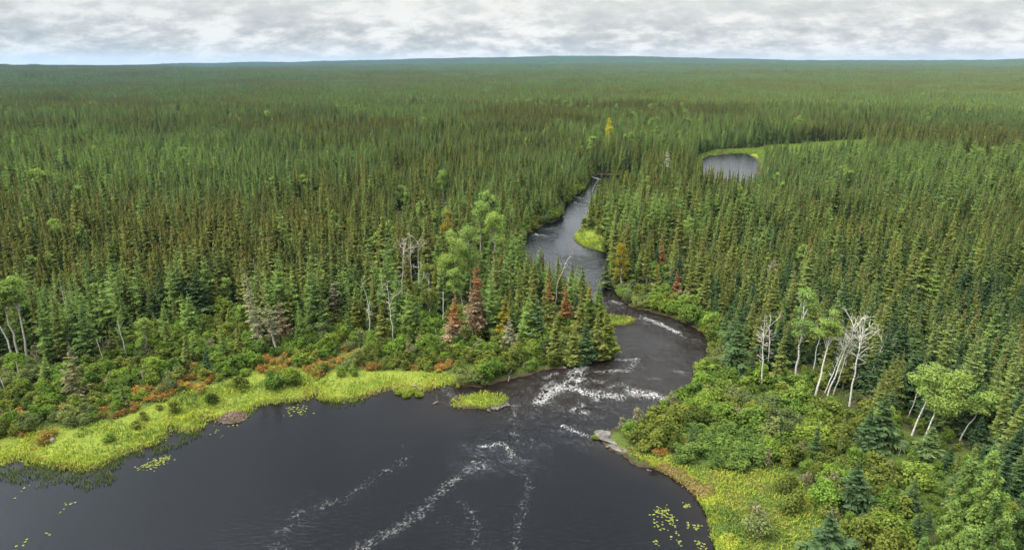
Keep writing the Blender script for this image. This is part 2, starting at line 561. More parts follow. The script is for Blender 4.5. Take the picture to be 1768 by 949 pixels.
def foliage_mat(name, stops, tip_col, tip=0.5, brown=0.0, trans=0.28, stand=None, patch=0.5, brown_col=(0.16, 0.095, 0.035), vary=True):
    m, nt, out = new_mat(name)
    oi = nt.node('ShaderNodeObjectInfo').outputs['Random']
    r = nt.math('FRACT', nt.math('ADD', oi, nt.attr('rnd')))
    c = nt.ramp(r, stops)
    pos = nt.node('ShaderNodeNewGeometry').outputs['Position']
    r2 = nt.math('FRACT', nt.math('MULTIPLY', r, 17.13))
    if vary:
        c = nt.mix(r2, nt.mix(1.0, c, (0.48, 0.56, 0.62), 'MULTIPLY'), nt.mix(1.0, c, (1.52, 1.40, 1.15), 'MULTIPLY'))
    if stand:
        f = nt.rng(nt.noise(pos, 0.0085, 4.0, 0.6), 0.47, 0.58, 0.0, 1.0, True)
        c = nt.mix(f, c, nt.mix(r, *stand))
        f2 = nt.rng(nt.noise(nt.node('ShaderNodeMapping', {'Vector': pos, 'Location': (331, 77, 0), 'Scale': (0.6, 1, 1)}).outputs[0], 0.0034, 4.0, 0.55), 0.45, 0.57, 0.0, 0.7, True)
        c = nt.mix(f2, c, nt.mix(r, (0.125, 0.108, 0.030), (0.098, 0.098, 0.026)))
    leaf = nt.noise(pos, 1.7, 2.0)
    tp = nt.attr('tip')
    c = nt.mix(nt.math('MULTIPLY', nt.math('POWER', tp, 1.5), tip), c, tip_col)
    c = nt.mix(nt.rng(leaf, 0.30, 0.70, 0.0, patch), nt.mix(1.0, c, (0.62, 0.66, 0.62), 'MULTIPLY'), nt.mix(1.0, c, (1.32, 1.25, 1.1), 'MULTIPLY'))
    if brown:
        hb = nt.rng(nt.attr('ht'), 0.72, 0.95, 0.0, 1.0, True)
        rb = nt.rng(nt.math('FRACT', nt.math('MULTIPLY', r, 7.31)), 0.35, 1.0, 0.0, brown)
        c = nt.mix(nt.math('MULTIPLY', hb, rb), c, brown_col)
    leaf_shader(nt, out, c, trans)
    return m


M = {}
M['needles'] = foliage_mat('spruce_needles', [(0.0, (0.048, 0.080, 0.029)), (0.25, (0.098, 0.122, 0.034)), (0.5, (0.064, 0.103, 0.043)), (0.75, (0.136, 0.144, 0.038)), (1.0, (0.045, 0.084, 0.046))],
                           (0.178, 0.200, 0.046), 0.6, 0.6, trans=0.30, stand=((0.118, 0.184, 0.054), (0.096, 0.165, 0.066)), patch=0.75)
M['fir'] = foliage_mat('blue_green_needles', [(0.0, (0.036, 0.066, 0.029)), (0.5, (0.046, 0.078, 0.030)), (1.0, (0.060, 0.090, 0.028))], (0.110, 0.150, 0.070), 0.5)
M['larch'] = foliage_mat('larch_needles', [(0.0, (0.112, 0.172, 0.046)), (0.5, (0.128, 0.184, 0.048)), (1.0, (0.112, 0.174, 0.052))], (0.185, 0.245, 0.068), 0.5, trans=0.35)
M['yellow'] = foliage_mat('yellow_autumn_needles', [(0.0, (0.44, 0.38, 0.018)), (1.0, (0.48, 0.41, 0.02))], (0.54, 0.46, 0.03), 0.4, trans=0.35, vary=False)
M['gold'] = foliage_mat('golden_leaves', [(0.0, (0.17, 0.135, 0.018)), (1.0, (0.20, 0.15, 0.02))], (0.26, 0.20, 0.03), 0.5, trans=0.35, vary=False)
M['olive'] = foliage_mat('olive_cedar', [(0.0, (0.088, 0.108, 0.024)), (0.5, (0.100, 0.112, 0.024)), (1.0, (0.078, 0.104, 0.024))], (0.160, 0.165, 0.036), 0.5)
M['red'] = foliage_mat('red_dead_needles', [(0.0, (0.15, 0.060, 0.026)), (0.5, (0.17, 0.068, 0.030)), (1.0, (0.165, 0.078, 0.028))], (0.22, 0.115, 0.055), 0.6, trans=0.12, vary=False)
M['tan'] = foliage_mat('tan_dead_twigs', [(0.0, (0.145, 0.09, 0.048)), (1.0, (0.17, 0.11, 0.062))], (0.23, 0.165, 0.10), 0.6, trans=0.08, vary=False)
M['grey'] = foliage_mat('lichen_grey_twigs', [(0.0, (0.130, 0.118, 0.065)), (1.0, (0.155, 0.138, 0.080))], (0.215, 0.195, 0.120), 0.6, trans=0.08, vary=False)
M['aspen'] = foliage_mat('aspen_leaves', [(0.0, (0.150, 0.212, 0.048)), (0.5, (0.170, 0.228, 0.048)), (1.0, (0.142, 0.215, 0.060))], (0.260, 0.320, 0.090), 0.6, trans=0.35, vary=False)
M['shrub'] = foliage_mat('alder_leaves', [(0.0, (0.058, 0.108, 0.020)), (0.3, (0.078, 0.132, 0.022)), (0.55, (0.088, 0.128, 0.021)), (0.8, (0.108, 0.140, 0.024)), (1.0, (0.060, 0.108, 0.026))],
                         (0.140, 0.185, 0.040), 0.7, patch=0.8, trans=0.33)
M['willow'] = foliage_mat('grey_green_willow_leaves', [(0.0, (0.085, 0.115, 0.045)), (0.5, (0.110, 0.125, 0.040)), (1.0, (0.090, 0.108, 0.038))], (0.165, 0.185, 0.07), 0.6, trans=0.3)
M['cane'] = foliage_mat('cool_green_cane_leaves', [(0.0, (0.075, 0.118, 0.028)), (1.0, (0.085, 0.125, 0.028))], (0.135, 0.180, 0.052), 0.6, trans=0.33)
M['rust'] = foliage_mat('rust_leaves', [(0.0, (0.180, 0.092, 0.026)), (0.4, (0.205, 0.115, 0.030)), (0.7, (0.165, 0.120, 0.030)), (1.0, (0.190, 0.088, 0.028))], (0.27, 0.155, 0.048), 0.5, trans=0.3)
M['cream'] = foliage_mat('cream_dead_twigs', [(0.0, (0.30, 0.29, 0.19)), (1.0, (0.34, 0.32, 0.22))], (0.42, 0.40, 0.28), 0.5, trans=0.1, vary=False)
M['deadshrub'] = foliage_mat('faded_shrub_leaves', [(0.0, (0.115, 0.105, 0.05)), (1.0, (0.135, 0.115, 0.06))], (0.19, 0.17, 0.09), 0.5, trans=0.15, vary=False)


def bark(name, c0, c1, dark=None, scale=3.0, rough=0.9):
    m, nt, out = new_mat(name)
    tc = nt.node('ShaderNodeTexCoord').outputs['Object']
    st = nt.node('ShaderNodeMapping', {'Vector': tc, 'Scale': (1.0, 1.0, 0.35)}).outputs[0]
    c = nt.mix(nt.rng(nt.noise(st, scale * 2, 4.0), 0.3, 0.7), c0, c1)
    if dark:
        band = nt.node('ShaderNodeMapping', {'Vector': tc, 'Scale': (0.7, 0.7, 5.0)}).outputs[0]
        c = nt.mix(nt.rng(nt.noise(band, 1.2, 3.0), 0.57, 0.66), c, dark)
    b = nt.node('ShaderNodeBsdfPrincipled', {'Base Color': c, 'Roughness': rough, 'Specular IOR Level': 0.2})
    nt.l.new(b.outputs[0], out.inputs[0])
    return m


M['bark'] = bark('dark_bark', (0.075, 0.058, 0.045), (0.15, 0.12, 0.095))
M['birch'] = bark('pale_birch_bark', (0.27, 0.245, 0.20), (0.39, 0.36, 0.305), (0.06, 0.05, 0.04))
M['aspenbark'] = bark('pale_aspen_bark', (0.17, 0.155, 0.11), (0.25, 0.23, 0.175), (0.06, 0.05, 0.04))
M['snag'] = bark('weathered_dead_wood', (0.25, 0.215, 0.165), (0.37, 0.33, 0.27))
M['twig'] = bark('bleached_twigs', (0.22, 0.175, 0.13), (0.33, 0.275, 0.21))
M['stem'] = bark('shrub_stems', (0.10, 0.08, 0.05), (0.17, 0.14, 0.09))
M['lodge'] = bark('peeled_sticks', (0.055, 0.032, 0.022), (0.12, 0.078, 0.055), None, 4.0)
M['drift'] = bark('driftwood', (0.14, 0.11, 0.085), (0.22, 0.185, 0.145))

m, nt, out = new_mat('rock')
tc = nt.node('ShaderNodeTexCoord').outputs['Object']
n1 = nt.noise(tc, 1.3, 5.0, 0.6)
c = nt.ramp(n1, [(0.3, (0.020, 0.016, 0.013)), (0.5, (0.054, 0.044, 0.034)), (0.7, (0.098, 0.083, 0.066))])
bp = nt.node('ShaderNodeBump', {'Strength': 0.5, 'Distance': 0.15, 'Height': nt.noise(tc, 3.0, 5.0)})
b = nt.node('ShaderNodeBsdfPrincipled', {'Base Color': c, 'Roughness': 0.85, 'Normal': bp.outputs[0]})
nt.l.new(b.outputs[0], out.inputs[0])
M['rock'] = m

# ground: one sheet; what grows on it is kept in attributes
m, nt, out = new_mat('ground')
pos = nt.node('ShaderNodeNewGeometry').outputs['Position']
n1, n2, n3 = nt.noise(pos, 0.35, 4.0, 0.6), nt.noise(pos, 2.2, 4.0, 0.6), nt.noise(pos, 0.010, 3.0)
floor = nt.mix(nt.rng(n1, 0.35, 0.65), (0.022, 0.027, 0.009), (0.045, 0.042, 0.017))
sedge = nt.mix(nt.rng(n2, 0.35, 0.65), (0.065, 0.085, 0.014), (0.12, 0.13, 0.02))
moss = nt.mix(nt.rng(n2, 0.35, 0.65), (0.028, 0.044, 0.010), (0.055, 0.062, 0.016))
c = nt.mix(nt.attr('shrubby'), floor, moss)
c = nt.mix(nt.attr('sedge'), c, sedge)
c = nt.mix(nt.attr('bed'), c, (0.035, 0.024, 0.014))
wood = nt.mix(nt.rng(n3, 0.4, 0.6), (0.050, 0.066, 0.020), (0.062, 0.080, 0.026))
c = nt.mix(nt.attr('distant'), c, wood)
bp = nt.node('ShaderNodeBump', {'Strength': 0.6, 'Distance': 0.3, 'Height': n2})
b = nt.node('ShaderNodeBsdfDiffuse', {'Color': c, 'Normal': bp.outputs[0]})
nt.l.new(b.outputs[0], out.inputs[0])
M['ground'] = m

# water: dark tannin brown, clear surface, wind ripples and rougher rapids
m, nt, out = new_mat('water')
pos = nt.node('ShaderNodeNewGeometry').outputs['Position']
rapid, shal, rough = nt.attr('rapid'), nt.attr('shallow'), nt.attr('riffle')
warp = nt.node('ShaderNodeMapping', {'Vector': pos, 'Rotation': (0, 0, rad(-28)), 'Scale': (0.55, 1.25, 1.0)}).outputs[0]
w1 = nt.noise(warp, 1.5, 3.0, 0.6, 0.6)
w2 = nt.noise(warp, 0.45, 2.0, 0.5, 0.4)
flow = nt.node('ShaderNodeMapping', {'Vector': pos, 'Rotation': (0, 0, rad(18)), 'Scale': (1.1, 0.55, 1.0)}).outputs[0]
w3 = nt.noise(flow, 0.9, 4.0, 0.6, 1.2)
calm = nt.math('ADD', nt.math('MULTIPLY', w1, 0.038), nt.math('MULTIPLY', w2, 0.034))
gust = nt.rng(nt.noise(pos, 0.05, 2.0), 0.35, 0.65, 0.55, 1.25)
hgt = nt.math('ADD', nt.math('MULTIPLY', calm, gust), nt.math('MULTIPLY', w3, nt.math('MULTIPLY', rapid, 0.5)))
bp = nt.node('ShaderNodeBump', {'Strength': 1.0, 'Distance': 1.0, 'Height': hgt})
deep = nt.mix(nt.noise(pos, 0.06, 3.0), (0.0012, 0.0014, 0.0019), (0.0020, 0.0019, 0.0021))
c = nt.mix(shal, deep, nt.mix(nt.noise(pos, 0.25, 4.0), (0.0036, 0.0025, 0.0019), (0.0100, 0.0068, 0.0048)))
b = nt.node('ShaderNodeBsdfPrincipled', {'Base Color': c, 'Roughness': nt.math('MULTIPLY_ADD', rough, 0.3, 0.06, True), 'IOR': 1.333, 'Normal': bp.outputs[0]})
nt.l.new(b.outputs[0], out.inputs[0])
M['water'] = m

m, nt, out = new_mat('foam')
pos = nt.node('ShaderNodeNewGeometry').outputs['Position']
fo, sp = nt.attr('foam'), nt.attr('speck')
flow = nt.node('ShaderNodeMapping', {'Vector': pos, 'Rotation': (0, 0, rad(18)), 'Scale': (1.0, 0.6, 1.0)}).outputs[0]
nb_ = nt.noise(flow, 0.75, 5.0, 0.62, 1.5)
crest = nt.math('SUBTRACT', 1.0, nt.math('ABSOLUTE', nt.math('MULTIPLY_ADD', nb_, 9.0, -4.5)))      # thin winding crests
a1 = nt.rng(nt.math('ADD', crest, nt.math('MULTIPLY_ADD', fo, 0.9, -0.9)), 0.34, 0.95, 0.0, 0.80, True)
blot = nt.rng(nt.math('ADD', nt.noise(flow, 1.9, 5.0, 0.68, 1.0), nt.math('MULTIPLY', fo, 0.22)), 0.74, 0.86, 0.0, 0.8, True)
a1 = nt.math('MAXIMUM', a1, blot)
a1 = nt.math('MULTIPLY', a1, nt.rng(nt.noise(pos, 2.6, 4.0, 0.7), 0.36, 0.56, 0.25, 1.0))
ns = nt.noise(pos, 1.9, 6.0, 0.74, 0.8)
nw = nt.noise(pos, 0.5, 2.0)
a2 = nt.rng(nt.math('ADD', nt.math('ADD', ns, nt.math('MULTIPLY_ADD', nw, 0.25, -0.125)), nt.math('MULTIPLY', sp, 0.20)), 0.66, 0.90, 0.0, 0.38, True)
al = nt.math('MAXIMUM', a1, a2)
fd = nt.node('ShaderNodeBsdfDiffuse', {'Color': nt.mix(nt.noise(pos, 2.5, 4.0), (0.20, 0.18, 0.155), (0.38, 0.37, 0.345))})
tr = nt.node('ShaderNodeBsdfTransparent')
mx = nt.node('ShaderNodeMixShader', {0: al, 1: tr.outputs[0], 2: fd.outputs[0]})
nt.l.new(mx.outputs[0], out.inputs[0])
M['foam'] = m


def blade_mat(name, stops):
    m, nt, out = new_mat(name)
    c = nt.ramp(nt.attr('rnd'), stops)
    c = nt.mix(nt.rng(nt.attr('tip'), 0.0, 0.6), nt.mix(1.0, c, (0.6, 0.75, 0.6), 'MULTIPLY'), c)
    leaf_shader(nt, out, c, 0.35)
    return m


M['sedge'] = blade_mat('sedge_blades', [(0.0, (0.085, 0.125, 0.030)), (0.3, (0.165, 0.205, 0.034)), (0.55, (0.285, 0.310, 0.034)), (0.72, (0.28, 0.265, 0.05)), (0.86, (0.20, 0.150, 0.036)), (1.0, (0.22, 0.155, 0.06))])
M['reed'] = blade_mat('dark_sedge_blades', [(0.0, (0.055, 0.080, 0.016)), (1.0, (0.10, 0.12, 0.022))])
M['cover'] = blade_mat('ground_cover_leaves', [(0.0, (0.048, 0.082, 0.018)), (0.35, (0.078, 0.112, 0.022)), (0.6, (0.125, 0.138, 0.022)), (0.78, (0.185, 0.155, 0.02)), (0.9, (0.20, 0.13, 0.022)), (1.0, (0.17, 0.078, 0.022))])
M['lily'] = blade_mat('lily_pads', [(0.0, (0.09, 0.105, 0.022)), (0.6, (0.145, 0.155, 0.034)), (1.0, (0.17, 0.165, 0.05))])


# ------------------------------------------------------------------ objects
def link(o):
    COL.objects.link(o)
    return o


def tag(o, label=None, cat=None, group=None, kind=None):
    for k, v in (('label', label), ('category', cat), ('group', group), ('kind', kind)):
        if v:
            o[k] = v
    return o


def root_at(name, loc, rz=0.0, sc=1.0):
    o = bpy.data.objects.new(name, None)
    o.empty_display_size = 0.3
    o.location = loc
    o.rotation_euler = (0, 0, rz)
    o.scale = (sc, sc, sc) if np.isscalar(sc) else sc
    return link(o)


def part(name, me, parent):
    o = bpy.data.objects.new(name, me)
    o.parent = parent
    return link(o)


# ---- ground sheet
def axis(a, b, fine, lo, hi, grow=1.09):
    """coordinates from a to b, step `fine` between lo and hi, growing outside"""
    mid = np.arange(lo, hi + fine * 0.5, fine)
    left, right = [], []
    x, s = lo, fine
    while x > a:
        s *= grow
        x -= s
        left.append(max(x, a))
    x, s = mid[-1], fine
    while x < b:
        s *= grow
        x += s
        right.append(min(x, b))
    return np.concatenate([left[::-1], mid, right])


gx = axis(-15000, 15000, 0.9, -150, 130)
gy = axis(-1500, 15500, 0.9, 38, 300)
X, Y = np.meshgrid(gx, gy)
S = land_dist(X.ravel(), Y.ravel()).reshape(X.shape)
Z = ground(X, Y, S)
nx, ny = len(gx), len(gy)
idx = np.arange(nx * ny).reshape(ny, nx)
F = np.stack([idx[:-1, :-1], idx[:-1, 1:], idx[1:, 1:], idx[1:, :-1]], -1).reshape(-1, 4)
xr, yr, sr = X.ravel(), Y.ravel(), S.ravel()
wob = (fbm(xr, yr, 5, 21, 3) - 0.5)
belt = (inside(BELT_LEFT, xr, yr) | inside(BELT_RIGHT, xr, yr)).astype(float)
sed = (inside(SEDGE_LEFT, xr + wob * 3, yr + wob * 6) | inside(ISLET, xr, yr) | inside(LAWN, xr, yr) | inside(SPIT, xr, yr) | inside(MARSH, xr, yr)).astype(float)
attrs = {'shrubby': belt, 'sedge': sed, 'bed': 1 - sstep(0.5, 1.3, sr), 'distant': sstep(600, 1500, np.hypot(xr, yr))}
g_me = mesh_np('ground', np.stack([xr, yr, Z.ravel()], 1), F, [M['ground']], attrs, smooth=True)
tag(link(bpy.data.objects.new('ground', g_me)), kind='structure')

# ---- foam lines (photograph pixels -> places on the water)
WHITE = [([(1113, 551), (1130, 556), (1150, 565), (1168, 574)], 0.9, 1.0), ([(1085, 548), (1112, 551)], 0.5, 0.75),
         ([(1003, 633), (992, 648), (1000, 656), (975, 666), (955, 675), (932, 693)], 1.5, 1.0), ([(985, 660), (1000, 640)], 1.6, 0.85),
         ([(965, 672), (990, 670), (1010, 679), (1035, 680), (1070, 686)], 1.25, 1.0), ([(1005, 672), (1030, 690)], 0.9, 0.85),
         ([(1092, 676), (1105, 680), (1122, 682), (1140, 687)], 1.5, 1.0), ([(1085, 668), (1100, 672)], 0.7, 0.8),
         ([(1062, 620), (1082, 622), (1100, 620)], 0.6, 0.9), ([(1098, 622), (1086, 640), (1062, 640), (1040, 643)], 0.8, 0.8), ([(1030, 642), (1052, 643)], 0.7, 0.7),
         ([(1005, 698), (990, 708), (1000, 714), (1012, 712)], 0.8, 0.85), ([(974, 735), (985, 742), (998, 745), (1011, 752)], 0.55, 1.0),
         ([(762, 668), (775, 680), (788, 686)], 1.0, 0.62), ([(940, 652), (960, 645)], 0.8, 0.7), ([(1118, 652), (1140, 655)], 0.6, 0.72), ([(1165, 640), (1182, 645)], 1.0, 0.7),
         ([(829, 771), (852, 769), (866, 766), (880, 778), (886, 790)], 0.5, 0.95), ([(815, 797), (838, 799)], 0.35, 0.85),
         ([(884, 692), (890, 705), (886, 722)], 0.7, 0.65), ([(890, 760), (902, 768)], 0.4, 0.75), ([(916, 755), (922, 765)], 0.4, 0.65),
         ([(992, 340), (1006, 343)], 0.8, 0.85), ([(1000, 352), (1012, 355)], 0.8, 0.75), ([(930, 406), (945, 408)], 0.7, 0.85), ([(1022, 306), (1034, 309)], 1.2, 0.95),
         ([(1032, 311), (1058, 309)], 0.8, 0.75), ([(1058, 521), (1072, 525)], 0.8, 0.85), ([(990, 446), (1010, 450)], 0.8, 0.62), ([(1000, 460), (1030, 452)], 1.0, 0.55),
         ([(945, 395), (955, 394)], 0.6, 0.85), ([(880, 745), (896, 752)], 0.4, 0.7), ([(1075, 604), (1098, 600)], 0.5, 0.55), ([(1150, 610), (1170, 606)], 0.5, 0.5), ([(1010, 655), (1040, 660)], 0.9, 0.75), ([(1050, 668), (1075, 662)], 0.8, 0.7), ([(955, 660), (935, 672)], 0.9, 0.75), ([(1020, 700), (1045, 706)], 0.6, 0.6), ([(960, 700), (975, 712)], 0.7, 0.6), ([(905, 705), (925, 716)], 0.6, 0.5), ([(1170, 575), (1185, 584)], 0.5, 0.7), ([(1105, 545), (1120, 549)], 0.5, 0.8), ([(1062, 615), (1050, 620)], 0.5, 0.8), ([(1196, 585), (1202, 587)], 0.4, 0.75)]
SPECK = [([(838, 797), (800, 818), (770, 840), (750, 858), (735, 878), (700, 903), (660, 925), (625, 943), (560, 985), (480, 1040)], 1.1, 0.95),
         ([(700, 792), (660, 818), (640, 832), (600, 858), (560, 872), (520, 886), (485, 925), (475, 960)], 1.2, 0.72),
         ([(905, 815), (913, 845), (905, 870), (895, 910), (889, 949), (880, 1010)], 0.8, 0.82), ([(800, 862), (812, 885), (828, 910), (818, 945), (820, 1000)], 1.0, 0.70),
         ([(945, 770), (952, 800), (944, 830)], 0.8, 0.55), ([(880, 785), (915, 815)], 1.0, 0.6), ([(770, 900), (840, 930)], 1.6, 0.45), ([(700, 770), (690, 800)], 1.2, 0.4),
         ([(885, 725), (890, 760)], 0.7, 0.6),
         ([(1040, 312), (1010, 345), (995, 370), (985, 400)], 4.5, 0.62), ([(960, 398), (960, 430), (985, 455)], 4.5, 0.50), ([(1000, 425), (1025, 455), (1020, 490)], 5.0, 0.66), ([(1035, 505), (1060, 520), (1085, 535)], 3.0, 0.55),
         ([(1100, 560), (1150, 600), (1120, 640)], 5.0, 0.28)]

# ---- water sheet
wx = np.arange(-200, 100, 0.6)
wy = np.arange(26, 392, 0.6)


def water_sheet(name, wx, wy, poly):
    X, Y = np.meshgrid(wx, wy)
    x, y = X.ravel(), Y.ravel()
    s = land_dist(x, y)
    ok = (s < 2.5)
    idx = np.arange(len(x)).reshape(X.shape)
    F = np.stack([idx[:-1, :-1], idx[:-1, 1:], idx[1:, 1:], idx[1:, :-1]], -1).reshape(-1, 4)
    F = F[ok[F].all(1)]
    rp, fo, sp = np.zeros(len(x)), np.zeros(len(x)), np.zeros(len(x))
    for pts, w, a in WHITE:
        d = seg_dist(gpoly(pts), x, y)
        fo = np.maximum(fo, a * np.exp(-(d / (w * 1.55)) ** 2))
        rp = np.maximum(rp, a * np.exp(-(d / (w * 4 + 2)) ** 2))
    for pts, w, a in SPECK:
        d = seg_dist(gpoly(pts), x, y)
        sp = np.maximum(sp, a * np.exp(-(d / (w * 1.35)) ** 2))
        rp = np.maximum(rp, 0.12 * np.exp(-(d / (w * 3)) ** 2))
    river = sstep(108, 122, y) * (x > -30)
    rp = np.maximum(rp * sstep(400, 168, y), 0.14 * river * sstep(190, 168, y) + 0.10 * river + 0.12 * (y > 260) * (x > 78))
    rf = np.clip(rp + 0.35 * sstep(168, 182, y), 0, 1)
    z = rp * (fbm(x, y, 1.6, 31, 2) - 0.5) * 0.45
    sh = np.clip(np.maximum(sstep(90, 112, y) * sstep(-30, -10, x) * sstep(172, 160, y), 0.6 * sstep(-5, -0.5, s) * sstep(230, 160, y)), 0, 1)
    use = np.unique(F)
    re = np.full(len(x), -1)
    re[use] = np.arange(len(use))
    V = np.stack([x, y, z], 1)
    me = mesh_np(name, V[use], re[F], [M['water']], {'rapid': rp[use], 'shallow': sh[use], 'riffle': rf[use]}, smooth=True)
    o = tag(link(bpy.data.objects.new(name, me)), kind='structure')
    return V, F, fo, sp, s


V, F, fo, sp, s = water_sheet('water', wx, wy, LAKE)
ok = (s < -0.2) & ((fo > 0.04) | (sp > 0.06))
Ff = F[ok[F].all(1)]
use = np.unique(Ff)
re = np.full(len(V), -1)
re[use] = np.arange(len(use))
Vf = V[use] + [0, 0, 0.02]
Vf[:, 2] += fo[use] * 0.10
o = link(bpy.data.objects.new('river_foam', mesh_np('river_foam', Vf, re[Ff], [M['foam']], {'foam': fo[use], 'speck': sp[use]}, smooth=True)))
tag(o, 'white foam breaking over the rapids and drifting in streaks on dark water', 'foam', kind='stuff')
water_sheet('pond_water', np.arange(80, 190, 2.0), np.arange(270, 480, 2.0), POND)

# ------------------------------------------------------------------ tree kinds (shared meshes)
def trunk_mesh(h, r0, mat, seed, lean=(0, 0), top=0.97, r1=0.03, bow=0.0, n=7, name='trunk'):
    r = np.random.default_rng(seed)
    t = np.linspace(0, 1, 9)
    P = np.stack([lean[0] * t + bow * np.sin(t * np.pi), lean[1] * t, h * top * t - 0.35 * (t == 0)], 1)
    P[1:-1, :2] += r.normal(0, 0.006 * h, (7, 2))
    V, F = tube(P, r0 * (1 - t) + r1 * t, n)
    b = Bag()
    b.add(V, F)
    return b, P


class Kind:
    """one kind of conifer: height, trunk mesh, crown mesh, and both in one mesh for the forest"""
    def __init__(s, name, h, R, seed, mats, **kw):
        s.h, s.R = h, R
        b, _ = trunk_mesh(h, 0.013 * h + 0.02, None, seed, n=6)
        s.trunk = b.mesh('trunk', [M[mats[0]]], True)
        c = Bag()
        spruce_crown(c, h, R, seed, **kw)
        s.crown = c.mesh('crown', [M[k] for k in mats[1:]])
        w, _ = trunk_mesh(h, 0.013 * h + 0.02, None, seed, n=5)
        w2 = Bag()
        w2.add(np.concatenate(w.V), np.concatenate(w.Q), 0)
        spruce_crown(w2, h, R, seed, **{**kw, 'm': 1, 'top_m': None})
        s.whole = w2.mesh(name, [M[mats[0]], M[mats[1]]])


SPRUCE = [Kind('spruce', 13.0, 1.30, 101, ('bark', 'needles'), whorls=42, per=9, low=0.14, sharp=0.75, club=0.26, thick=0.8),
          Kind('spruce', 12.0, 1.15, 102, ('bark', 'needles'), whorls=40, per=8, low=0.20, sharp=0.65, club=0.34, ragged=0.32, thick=0.8),
          Kind('spruce', 14.5, 1.40, 103, ('bark', 'needles'), whorls=46, per=9, low=0.18, sharp=0.80, gap=0.10, thick=0.8),
          Kind('spruce', 10.5, 1.20, 104, ('bark', 'needles'), whorls=36, per=8, low=0.10, sharp=0.85, thick=0.8),
          Kind('spruce', 15.5, 1.25, 105, ('bark', 'needles'), whorls=46, per=8, low=0.30, sharp=0.62, club=0.30, gap=0.14, ragged=0.35, thick=0.8),
          Kind('spruce', 11.5, 1.55, 106, ('bark', 'needles'), whorls=38, per=9, low=0.06, sharp=0.95, thick=0.8)]
FIR = [Kind('fir', 11.0, 1.9, 111, ('bark', 'fir'), whorls=34, per=10, low=0.05, sharp=0.95, sprays=5, thick=0.8, droop=0.25),
       Kind('fir', 8.5, 1.6, 112, ('bark', 'fir'), whorls=28, per=10, low=0.04, sharp=0.95, sprays=5, thick=0.8, droop=0.2)]
LARCH = [Kind('larch', 14.0, 1.9, 121, ('bark', 'larch'), whorls=30, per=8, low=0.12, sharp=0.8, thick=0.7, droop=0.15, gap=0.05),
         Kind('larch', 16.0, 3.0, 122, ('bark', 'larch'), whorls=40, per=11, low=0.08, sharp=0.85, sprays=7, thick=0.55, droop=0.05, ragged=0.3)]
CEDAR = [Kind('cedar', 8.5, 1.7, 131, ('bark', 'olive'), whorls=20, per=9, low=0.04, sharp=0.7, droop=0.3),
         Kind('cedar', 6.5, 1.5, 132, ('bark', 'olive'), whorls=16, per=9, low=0.03, sharp=0.6, droop=0.3)]


def aspen_lobes(r, h, w, base=0.55, n=9):
    L = []
    for k in range(n):
        a, q = r.uniform(0, 6.28), r.uniform(0.1, 1) ** 0.6
        z = r.uniform(base, 0.97)
        wz = w * math.sqrt(max(0.15, 1 - ((z - base) / (1 - base) * 1.1 - 0.35) ** 2)) * 0.62
        s = w * r.uniform(0.32, 0.55)
        L.append((math.cos(a) * wz * q, math.sin(a) * wz * q, h * z - 0.2 * s, s, s, s * 0.72))
    L.append((0, 0, h * 0.95, w * 0.4, w * 0.4, w * 0.35))
    return L


def broadleaf_meshes(h, w, seed, dx=0.0, base=0.55, n=2200, size=0.38, bark_='aspenbark', leaf='aspen', thick=0.011, lobes=9, bow=0.0):
    """trunk with limbs, and a crown of leaf clumps; the top stands dx to the side"""
    r = np.random.default_rng(seed)
    L = np.array(aspen_lobes(r, h, w, base, lobes))
    t = np.clip(L[:, 2] / h, 0, 1)
    L[:, 0] += dx * t ** 1.15
    b, P = trunk_mesh(h, thick * h + 0.03, None, seed, (dx, 0), 0.95, bow=bow)
    for l in L:
        t0 = np.clip(l[2] / h - 0.14, 0.2, 0.9)
        k = t0 * (len(P) - 1)
        i = int(min(k, len(P) - 2))
        p0 = P[i] + (P[i + 1] - P[i]) * (k - i)
        mid = (p0 + l[:3]) / 2 + [0, 0, 0.2]
        V, F = tube([p0, mid, l[:3]], [0.0045 * h + 0.01, 0.003 * h + 0.01, 0.012], 5)
        b.add(V, F)
    c = Bag()
    leafy_lobes(c, L, n, size, seed + 5, h=h, fill=0.25)
    return b.mesh('trunk', [M[bark_]], True), c.mesh('crown', [M[leaf]])


def joined(name, a, b):
    """one mesh from a trunk mesh and a crown mesh, for forest copies"""
    va = np.empty(len(a.vertices) * 3, np.float32); a.vertices.foreach_get('co', va)
    vb = np.empty(len(b.vertices) * 3, np.float32); b.vertices.foreach_get('co', vb)
    fa = np.array([p.vertices[:] for p in a.polygons]); fb = np.array([p.vertices[:] for p in b.polygons]) + len(a.vertices)
    at = {}
    for k in ('tip', 'ht', 'rnd'):
        q = np.zeros(len(a.vertices) + len(b.vertices), np.float32)
        w = np.empty(len(b.vertices), np.float32)
        b.attributes[k].data.foreach_get('value', w)
        q[len(a.vertices):] = w
        at[k] = q
    return mesh_np(name, np.concatenate([va, vb]).reshape(-1, 3), [fa, fb], [a.materials[0], b.materials[0]], at, np.r_[np.zeros(len(fa)), np.ones(len(fb))])


ASPEN = [broadleaf_meshes(13, 2.6, 141, 0.3), broadleaf_meshes(11, 2.3, 142, -0.4), broadleaf_meshes(15, 3.0, 143, 0.5, 0.6)]


